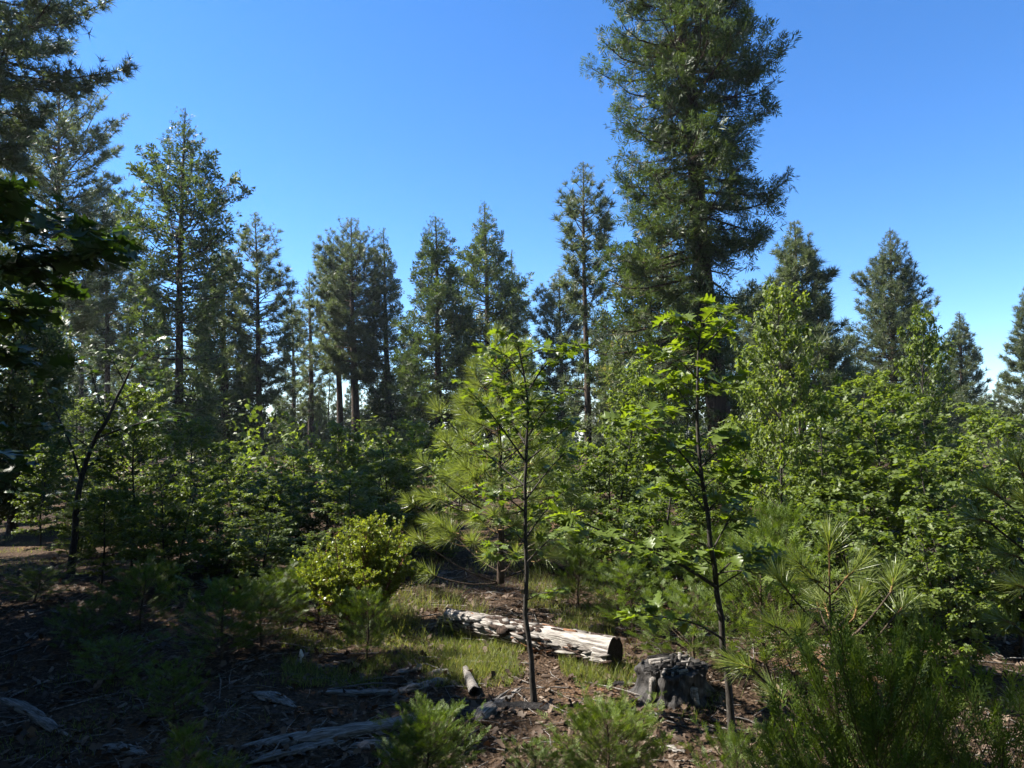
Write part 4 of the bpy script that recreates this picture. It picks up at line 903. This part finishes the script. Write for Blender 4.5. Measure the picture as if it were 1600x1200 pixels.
def fallen_log():
    a = onground(700, 985); b = onground(960, 1046); r = .19
    a = a + [0, 0, .13]; b = b + [0, 0, .13]; root = thing('fallen_log', 'fallen bleached log with blackened sawn end lying on the grass', 'log', a)
    n = 44; P = resample(np.array([a, (a + b) / 2 + [0, 0, .0], b]), n) - a; R_ = np.linspace(.115, .175, n)
    ax = unit((b - a)[None])[0]; rz = math.atan2(ax[1], ax[0])
    K = 36; V, q, c0, c1 = rough_log(P, R_, K, 5, .10, 1., .05)
    Rm = np.array([[math.cos(-rz), -math.sin(-rz), 0], [math.sin(-rz), math.cos(-rz), 0], [0, 0, 1]])
    root.rotation_euler = (0, 0, rz); V = V @ Rm.T; P = P @ Rm.T
    for i in range(n):     # the camera-side flank has rotted back under a ledge of sound wood
        for k in range(K):
            v = V[i * K + k] - P[i]; a = math.degrees(math.atan2(v[2], -v[1])); edge = 32 + 26 * noise.noise(Vector((i * .22, 3, 0)))
            if -70 < a < edge: V[i * K + k] = P[i] + v * (.80 + .07 * noise.noise(Vector((i * .6, k * .8, 0)))) if i < n - 4 else V[i * K + k]
    f0 = np.stack([np.full(K, len(V)), (np.arange(K) + 1) % K, np.arange(K)], -1)
    link('log_wood', Geo().add(np.vstack([V, V[:K].mean(0)]), q, f0).mesh('log_wood', M['wood'], True), root)
    e = V[-K:]; cen = e.mean(0); rings = [e + [.004, 0, 0]]; fs = []
    for f in (.93, .8, .6, .4, .2): rings.append(cen + (e - cen) * f + np.array([[-.02 * (1 - f) + .008 * noise.noise(Vector((*(x * f * 20),))), 0, 0] for x in e]))
    VV = np.vstack(rings + [cen[None]]); j = np.arange(K)
    for r_ in range(5): fs.append(np.stack([r_ * K + j, r_ * K + (j + 1) % K, (r_ + 1) * K + (j + 1) % K, (r_ + 1) * K + j], -1))
    link('sawn_end', Geo().add(VV, np.concatenate(fs), np.stack([5 * K + j, 5 * K + (j + 1) % K, np.full(K, 6 * K)], -1)).mesh('sawn_end', M['char']), root)
    rng = np.random.default_rng(6); Ltot = P[-1][0]
    flm = [M['bark_cedar'], M['grey_wood'], M['rust'], M['wood']]
    for k in range(240):     # loose bark plates, mostly along the crest and the lower flank
        x = rng.random() ** .9 * Ltot; big = k < 46
        if big: x = rng.uniform(.16, .62) * Ltot
        i = min(int(x / Ltot * (n - 1)), n - 1)
        sect = rng.random() * (.35 if big else 1)
        if sect < .35: an = rng.normal(1.75, .3)       # crest
        else: an = rng.uniform(-.7, .5)   # lower camera side
        side = 1
        c, s = math.cos(an), math.sin(an); rr = R_[i] * (rng.uniform(1.0, 1.03) if sect < .35 or i > n - 5 else rng.uniform(.82, .92)); l = rng.uniform(.03, .15); w = rng.uniform(.006, .022); th = rng.uniform(.002, .008)
        if big: l, w, th, an = rng.uniform(.05, .12), rng.uniform(.02, .045), rng.uniform(.006, .014), rng.normal(1.3, .55); c, s = math.cos(an), math.sin(an)
        # camera side is local -y
        cpos = P[i] * [0, 1, 1] + np.array([x, -c * rr, s * rr]); nrm = np.array([0, -c, s]); tan = np.array([0, s, c]); tw_ = rng.normal() * .2
        dx = np.array([1, 0, 0]) * math.cos(tw_) + tan * math.sin(tw_); dy = np.cross(nrm, dx)
        m_ = 6; poly = [cpos + dx * l * math.cos(q_) * rng.uniform(.6, 1.1) + dy * w * math.sin(q_) * rng.uniform(.6, 1.1) for q_ in np.arange(m_) * 2 * math.pi / m_]
        lift = nrm * th; V2 = [v - nrm * .02 for v in poly] + [v + lift * rng.uniform(.3, 1.5) for v in poly]
        link('bark_flake', Geo().add(V2, [list(range(m_, 2 * m_))], [[q_, (q_ + 1) % m_, m_ + (q_ + 1) % m_, m_ + q_] for q_ in range(m_)]).mesh('bark_flake', flm[int(rng.choice(4, p=[.5, .48, .02, 0] if big else [.4, .4, .04, .16]))]), root)
fallen_log()

def deadwood(name, label, path, widths, seed, m='grey_wood', flat=.6, pieces=2, K=14, lift=.3, tree=None):
    """weathered piece: several parallel noisy strands with ragged pointed ends"""
    rng = np.random.default_rng(seed); P0 = np.array([onground(*p) for p in path]); base = P0[0].copy(); ax = unit((P0[-1] - P0[0])[None])[0]; rz = math.atan2(ax[1], ax[0])
    Rm = np.array([[math.cos(-rz), -math.sin(-rz), 0], [math.sin(-rz), math.cos(-rz), 0], [0, 0, 1]])
    root = thing(name, label, 'dead wood', base, rz)
    Pl = (P0 - base) @ Rm.T
    for s in range(pieces):
        f0, f1 = (0, 1) if s == 0 else (rng.uniform(0, .3), rng.uniform(.6, 1))
        Q = smooth_path(Pl, 26); a, b = int(f0 * 25), max(int(f1 * 25), int(f0 * 25) + 5); Q = resample(Q[a:b + 1], 26)
        wd = np.interp(np.linspace(f0, f1, 26), np.linspace(0, 1, len(widths)), widths) * (1 if s == 0 else rng.uniform(.35, .7))
        prof = np.minimum(1, np.minimum(np.linspace(.15, 5, 26), np.linspace(.15, 5, 26)[::-1])); R_ = wd * .5 * prof
        off = 0 if s == 0 else rng.uniform(-.5, .5) * np.mean(widths)
        Q[:, 1] += off; Q[:, 2] += R_ * flat * lift + (.0 if s == 0 else rng.uniform(0, .5) * np.mean(widths) * flat) + .015 * np.array([noise.noise(Vector((i * .3, seed, s))) for i in range(26)])
        V, q, c0, c1 = rough_log(Q, R_, K, seed * 7 + s, .3, flat, .38)
        e0 = np.stack([np.full(K, len(V)), (np.arange(K) + 1) % K, np.arange(K)], -1); e1 = np.stack([np.full(K, len(V) + 1), 25 * K + np.arange(K), 25 * K + (np.arange(K) + 1) % K], -1)
        link('wood_strand', Geo().add(np.vstack([V, c0, c1]), q, e0, e1).mesh('wood_strand', M[m]), root)
    return root
DW = [
 ('fallen_branch', 'long weathered grey branch lying across the bottom left of centre', [(372, 1168), (480, 1158), (560, 1145), (630, 1132), (700, 1110)], [.10, .13, .14, .12, .07], 1, 'grey_wood', .55, 5),
 ('fallen_branch', 'pale split slab leaning in front of the long grey branch', [(385, 1194), (450, 1178), (540, 1158)], [.05, .08, .05], 2, 'grey_wood', .6, 2),
 ('wood_piece', 'short broken piece right of the pale split slab', [(545, 1168), (590, 1166), (632, 1172)], [.06, .08, .05], 3, 'grey_wood', .6, 2),
 ('wood_piece', 'grey splintered chunk in the shade left of the grass', [(392, 1082), (425, 1090), (466, 1106)], [.07, .09, .03], 4, 'grey_wood', .45, 6),
 ('fallen_branch', 'rotten grey wood strip below the grass, left half', [(495, 1082), (560, 1085), (630, 1080)], [.05, .08, .05], 5, 'grey_wood', .5, 3),
 ('fallen_branch', 'rotten grey wood strip below the grass, pale right end', [(610, 1085), (660, 1075), (702, 1062)], [.07, .09, .06], 6, 'grey_wood', .6, 3),
 ('wood_piece', 'pale knobby wood piece on the edge of the grass', [(612, 1055), (640, 1048), (662, 1046)], [.04, .06, .04], 7, 'grey_wood', .7, 2),
 ('wood_piece', 'forked pale wood piece beside the short round log', [(668, 1056), (690, 1052), (706, 1058)], [.04, .06, .05], 8, 'grey_wood', .8, 2),
 ('fallen_branch', 'bare branch slanting through the left foreground', [(-10, 1090), (40, 1112), (80, 1138), (112, 1152)], [.06, .07, .07, .04], 9, 'grey_wood', .8, 2),
 ('wood_piece', 'thin pale fork beside the bare branch at bottom left', [(22, 1092), (35, 1104), (45, 1116)], [.02, .025, .015], 10, 'grey_wood', .8, 1),
 ('fallen_branch', 'dark rotten slab under the left foreground oak', [(690, 1118), (760, 1108), (830, 1104), (890, 1108)], [.10, .14, .12, .06], 11, 'char', .35, 4),
 ('wood_piece', 'grey wedge of root wood left of the left foreground oak', [(745, 1128), (765, 1110), (800, 1086), (815, 1072)], [.16, .10, .05, .02], 12, 'grey_wood', .5, 3),
 ('wood_piece', 'split grey shards in the lower left shade', [(150, 1168), (190, 1172), (235, 1180)], [.05, .07, .03], 13, 'grey_wood', .6, 3),
 ('wood_piece', 'small burnt block left of the stump', [(958, 1073), (968, 1073), (978, 1074)], [.06, .07, .06], 14, 'char', 1., 1),
 ('wood_piece', 'tiny rusty block between the log and the stump', [(932, 1080), (938, 1080), (945, 1081)], [.03, .04, .03], 15, 'rust', 1., 1),
 ('wood_piece', 'pale pinkish chip in front of the stump', [(1008, 1112), (1022, 1116), (1036, 1119)], [.04, .05, .03], 16, 'wood', .4, 2),
 ('fallen_branch', 'thin stick at the foot of the dark slab', [(752, 1152), (790, 1156), (835, 1154)], [.014, .016, .01], 17, 'grey_wood', 1., 1),
 ('wood_piece', 'grey chips below the stump shade', [(1040, 1165), (1060, 1172), (1080, 1180)], [.04, .06, .03], 18, 'grey_wood', .5, 3),
 ('fallen_branch', 'stick in deep shade among the left seedlings', [(30, 965), (80, 955), (120, 962)], [.03, .03, .02], 19, 'grey_wood', .8, 1),
 ('fallen_branch', 'dark branch lying on the grass beyond the log', [(860, 915), (900, 905), (935, 912)], [.06, .07, .04], 20, 'char', .8, 2),
]
for (nm, lab, path, w, sd_, m_, fl, pc) in DW: deadwood(nm, lab, path, [q * (1.35 if m_ == 'grey_wood' and pc > 1 else 1.05) for q in w], sd_, m_, fl, pc)
def short_log():
    a, b = onground(727, 1052), onground(742, 1088); a[2] += .04; b[2] += .035; root = thing('short_log', 'short round grey log pointing at the camera, dark hole in its end', 'log', a)
    P = resample(np.array([a, b]), 14) - a; K = 16; V, q, c0, c1 = rough_log(P, np.linspace(.035, .05, 14), K, 4, .1, 1., .1)
    link('log_wood', Geo().add(V, q).mesh('log_wood', M['grey_wood'], True), root); e = V[-K:]; c = e.mean(0); j = np.arange(K)
    dirn = unit((b - a)[None])[0]
    VV = np.vstack([e, c + (e - c) * .65, c + (e - c) * .6 - dirn * .05, (c - dirn * .05)[None]])
    link('log_end', Geo().add(VV, np.stack([j, (j + 1) % K, K + (j + 1) % K, K + j], -1), np.stack([K + j, K + (j + 1) % K, 2 * K + (j + 1) % K, 2 * K + j], -1), np.stack([2 * K + j, 2 * K + (j + 1) % K, np.full(K, 3 * K)], -1)).mesh('log_end', M['char']), root)
short_log()
def chip():
    b = onground(469, 1036); P = resample(np.array([[0, 0, -.02], [.01, 0, .06], [0, .01, .13]]), 8); V, q, c0, c1 = rough_log(P, np.array([.022, .026, .024, .02, .022, .02, .014, .005]), 8, 3, .3, .5, .3)
    o = link('wood_chip', Geo().add(V, q).mesh('wood_chip', M['white']), None, b, kind=None, label='upright bleached white wood chip in the shade left of the grass'); o['category'] = 'wood chip'
chip()

# ------------------------------------------------------------------ ground cover: stuff
def ground_array(x, y): return np.array([gz(a, b) for a, b in zip(x, y)])
def litter():
    rng = np.random.default_rng(81); g = Geo()
    lf = [tpl_leaf_lo(rng, .35, -.25, 3) for _ in range(5)]
    n = 8000; D = 3.6 + 9 * rng.random(n) ** 1.3; x = rng.uniform(-.85, .85, n) * D; z = ground_array(x, D) + .012 + .02 * rng.random(n)
    nd = np.array([0, 0, 1.]) + rng.normal(size=(n, 3)) * .45; Fm = frames_z(nd, rng); w = rng.integers(0, 5, n); sc = rng.uniform(.035, .10, n)
    for k in range(5): a = w == k; g.scatter(lf[k], np.stack([x, D, z], -1)[a], Fm[a], sc[a])
    link('leaf_litter', g.mesh('leaf_litter', M['dryleaf']), kind='stuff', label='dry brown oak leaves scattered over the forest floor')
    g = Geo(); V = np.array([[-.5, -.3, 0], [.45, -.4, 0], [.6, .2, 0], [-.3, .45, 0], [-.35, -.2, .22], [.3, -.25, .25], [.4, .15, .2], [-.2, .3, .25]]); Q = np.array([[0, 1, 5, 4], [1, 2, 6, 5], [2, 3, 7, 6], [3, 0, 4, 7], [4, 5, 6, 7]])
    n = 7000; D = 3.6 + 8 * rng.random(n) ** 1.2; x = rng.uniform(-.85, .85, n) * D; z = ground_array(x, D) + .004
    s = rng.uniform(.012, .05, n) * rng.choice([1, 1, 1.6], n); S3 = np.stack([s * rng.uniform(.8, 2.6, n), s * .7, s * rng.uniform(.4, 1, n)], -1)
    Fm = frames_z(np.array([0, 0, 1.]) + rng.normal(size=(n, 3)) * .3, rng); g.scatter((V, Q), np.stack([x, D, z], -1), Fm, S3)
    link('bark_chips', g.mesh('bark_chips', M['dryleaf']), kind='stuff', label='grey and brown bark chips scattered over the ground')
    g = Geo(); n = 1900; D = 3.7 + 8 * rng.random(n); x = rng.uniform(-.85, .85, n) * D; z = ground_array(x, D) + .012; a = rng.uniform(0, 6.28, n); l = rng.uniform(.05, .3, n) * rng.choice([1, 1, 2, 3.2], n)
    c = np.stack([x, D, z], -1); d = np.stack([np.cos(a), np.sin(a), rng.normal(size=n) * .06], -1); P = np.stack([c - d * l[:, None] * .5, c + rng.normal(size=(n, 3)) * .012 + [0, 0, .008], c + d * l[:, None] * .5], 1)
    g.tubes(P, (rng.uniform(.002, .005, n) * (1 + l))[:, None] * np.array([1, .9, .6]), 4); link('fallen_twigs', g.mesh('fallen_twigs', M['grey_wood']), kind='stuff', label='thin broken twigs littering the ground')
litter()
def grass():
    rng = np.random.default_rng(82); g = Geo()
    V = np.array([[-.5, 0, 0], [.5, 0, 0], [.4, .12, .5], [-.4, .12, .5], [.0, .42, 1.0]]); T = [np.array([[0, 1, 2, 3]]), np.array([[3, 2, 4]])]
    P, Hh = [], []
    def patch(px0, px1, py0, py1, n, h, thr=-.1):
        for _ in range(n):
            p = onground(rng.uniform(px0, px1), rng.uniform(py0, py1))
            if noise.noise(Vector((p[0] * 1.6, p[1] * 1.6, 5))) < thr: continue
            P.append(p); Hh.append(rng.uniform(.4, 1.1) * h)
    patch(440, 960, 985, 1075, 16000, .085, -.12); patch(690, 900, 1010, 1060, 5000, .12, -.3)
    patch(560, 720, 930, 990, 1800, .26, -.2); patch(820, 960, 890, 990, 5000, .14, -.25); patch(880, 1000, 1030, 1070, 1500, .14, -.2)
    patch(0, 430, 1040, 1190, 2200, .07, .12); patch(1060, 1260, 1060, 1190, 1500, .1, 0); patch(1400, 1600, 900, 1000, 2500, .2, -.2)
    patch(0, 130, 820, 900, 3500, .07, .0); patch(420, 1050, 790, 930, 9000, .16, -.05); patch(600, 760, 950, 1000, 900, .3, -.3); patch(440, 1000, 980, 1080, 900, .2, .0); patch(820, 960, 830, 895, 2500, .08, .05)
    P = np.array(P); Hh = np.array(Hh); n = len(P); d = np.array([0, 0, 1.]) + rng.normal(size=(n, 3)) * .35
    Fm = frames_z(d, rng); g.scatter((V, *T), P, Fm, np.stack([np.full(n, .0045) * rng.uniform(.7, 1.4, n), Hh, Hh], -1))
    link('grass', g.mesh('grass', M['grass']), kind='stuff', label='short green and straw-coloured grass around the log')
grass()
def needles_duff():
    rng = np.random.default_rng(83); g = Geo(); V = np.array([[-.5, 0, 0], [.5, 0, 0], [0, .05, 1.]]); T = np.array([[0, 1, 2]])
    n = 26000; D = 3.6 + 7 * rng.random(n) ** 1.3; x = rng.uniform(-.85, .85, n) * D; z = ground_array(x, D) + .006 + rng.random(n) * .015
    a = rng.uniform(0, 6.28, n); d = np.stack([np.cos(a), np.sin(a), rng.normal(size=n) * .12], -1)
    g.scatter((V, T), np.stack([x, D, z], -1), frames_z(d, rng), np.stack([np.full(n, .0035), np.full(n, .004), rng.uniform(.06, .16, n)], -1))
    link('needle_litter', g.mesh('needle_litter', M['dryleaf']), kind='stuff', label='fallen dry pine needles covering the ground')
needles_duff()

# trees beyond the picture edges: their shade lies over the foreground, their crowns screen the sky behind the camera, the nearest ones added to cut sky light
def around():
    spots = [(-6.4, 4.6, 17., 1.35, 'tall narrow cedar beyond the left picture edge, its shade on the foreground'), (-7.8, 7.1, 8.2, 1.45, 'low cedar beyond the left picture edge, level with the hanging oak'), (-13.4, 12.8, 10.5, 1.6, 'broad cedar beyond the left picture edge, farthest back'),
             (-6.6, 5.8, 6.0, 1.3, 'smallest cedar beyond the left picture edge'), (-10.6, 10.2, 9.0, 1.7, 'bushy cedar beyond the left picture edge, behind the others')]
    src = []
    for i, (x, y, H, Wd, lab) in enumerate(spots):
        src.append(conifer('cedar_tree', lab, 'tree', (x, y, gz(x, y)), H, .12, prof_from(COLUMN, H, .5, Wd, seed=i), 'cedar', 95 + i, .5, 95, tuft=.33, mats=('bark_cedar', 'cedar')))
    for i, (x, y) in enumerate([(-9, -3), (-5, -6.5), (-1, -8.5), (3.5, -7), (7.5, -4), (9.5, 1), (-12, 1.5), (1, -13), (-7, -12), (9, -10), (-2.6, -3.6), (2.4, -3.4), (5.4, -.6), (.2, -5.2)]):
        copy_thing(src[0], 'tall cedar standing behind the camera', (x, y, gz(x, y)), i * 1.3, (1.9, 1.9, 1.45), 'tall cedars behind the camera')
    for i, (x, y, k) in enumerate([(-7.5, 7.5, 1), (-9.3, 7.9, 1), (-9.3, 5.3, 0), (-8.4, 6.0, 3)]):  # unseen copies added among the left cedars to make their shade denser
        copy_thing(src[k], 'unseen cedar added beyond the left picture edge to thicken the shade', (x, y, gz(x, y)), 2 + i * 1.3, 1, 'added shade cedars beyond the left picture edge')
    for i, (x, y) in enumerate([(3.4, .1), (-2.3, -.8), (1.2, -1.9)]):  # unseen cedars added to keep sky light off the dark foreground seedling
        copy_thing(src[0], 'unseen slim cedar added close behind the camera to block sky light', (x, y, gz(x, y)), 2 + i * 1.3, (.95, .95, .8), 'slim cedars added close behind the camera')
around()
def haze():
    V = [[x, y, z] for z in (-40, 27) for y in (-60, 1540) for x in (-1540, 1540)]
    Q = [[2, 3, 1, 0], [5, 7, 6, 4], [1, 5, 4, 0], [6, 7, 3, 2], [4, 6, 2, 0], [3, 7, 5, 1]]
    m = bpy.data.materials.new('thin_air'); m.use_nodes = True; nt = m.node_tree; nt.nodes.remove(nt.nodes['Principled BSDF'])
    v = nt.nodes.new('ShaderNodeVolumePrincipled'); v.inputs['Density'].default_value = .0003; v.inputs['Color'].default_value = (.82, .90, 1, 1); v.inputs['Anisotropy'].default_value = .3
    nt.links.new(v.outputs[0], nt.nodes['Material Output'].inputs['Volume'])
    link('haze', Geo().add(V, Q).mesh('haze', m), kind='stuff', label='thin summer haze in the forest air')
haze()
tris = sum(len(m.loops) - 2 * len(m.polygons) for m in bpy.data.meshes)
print('TRIS', tris)
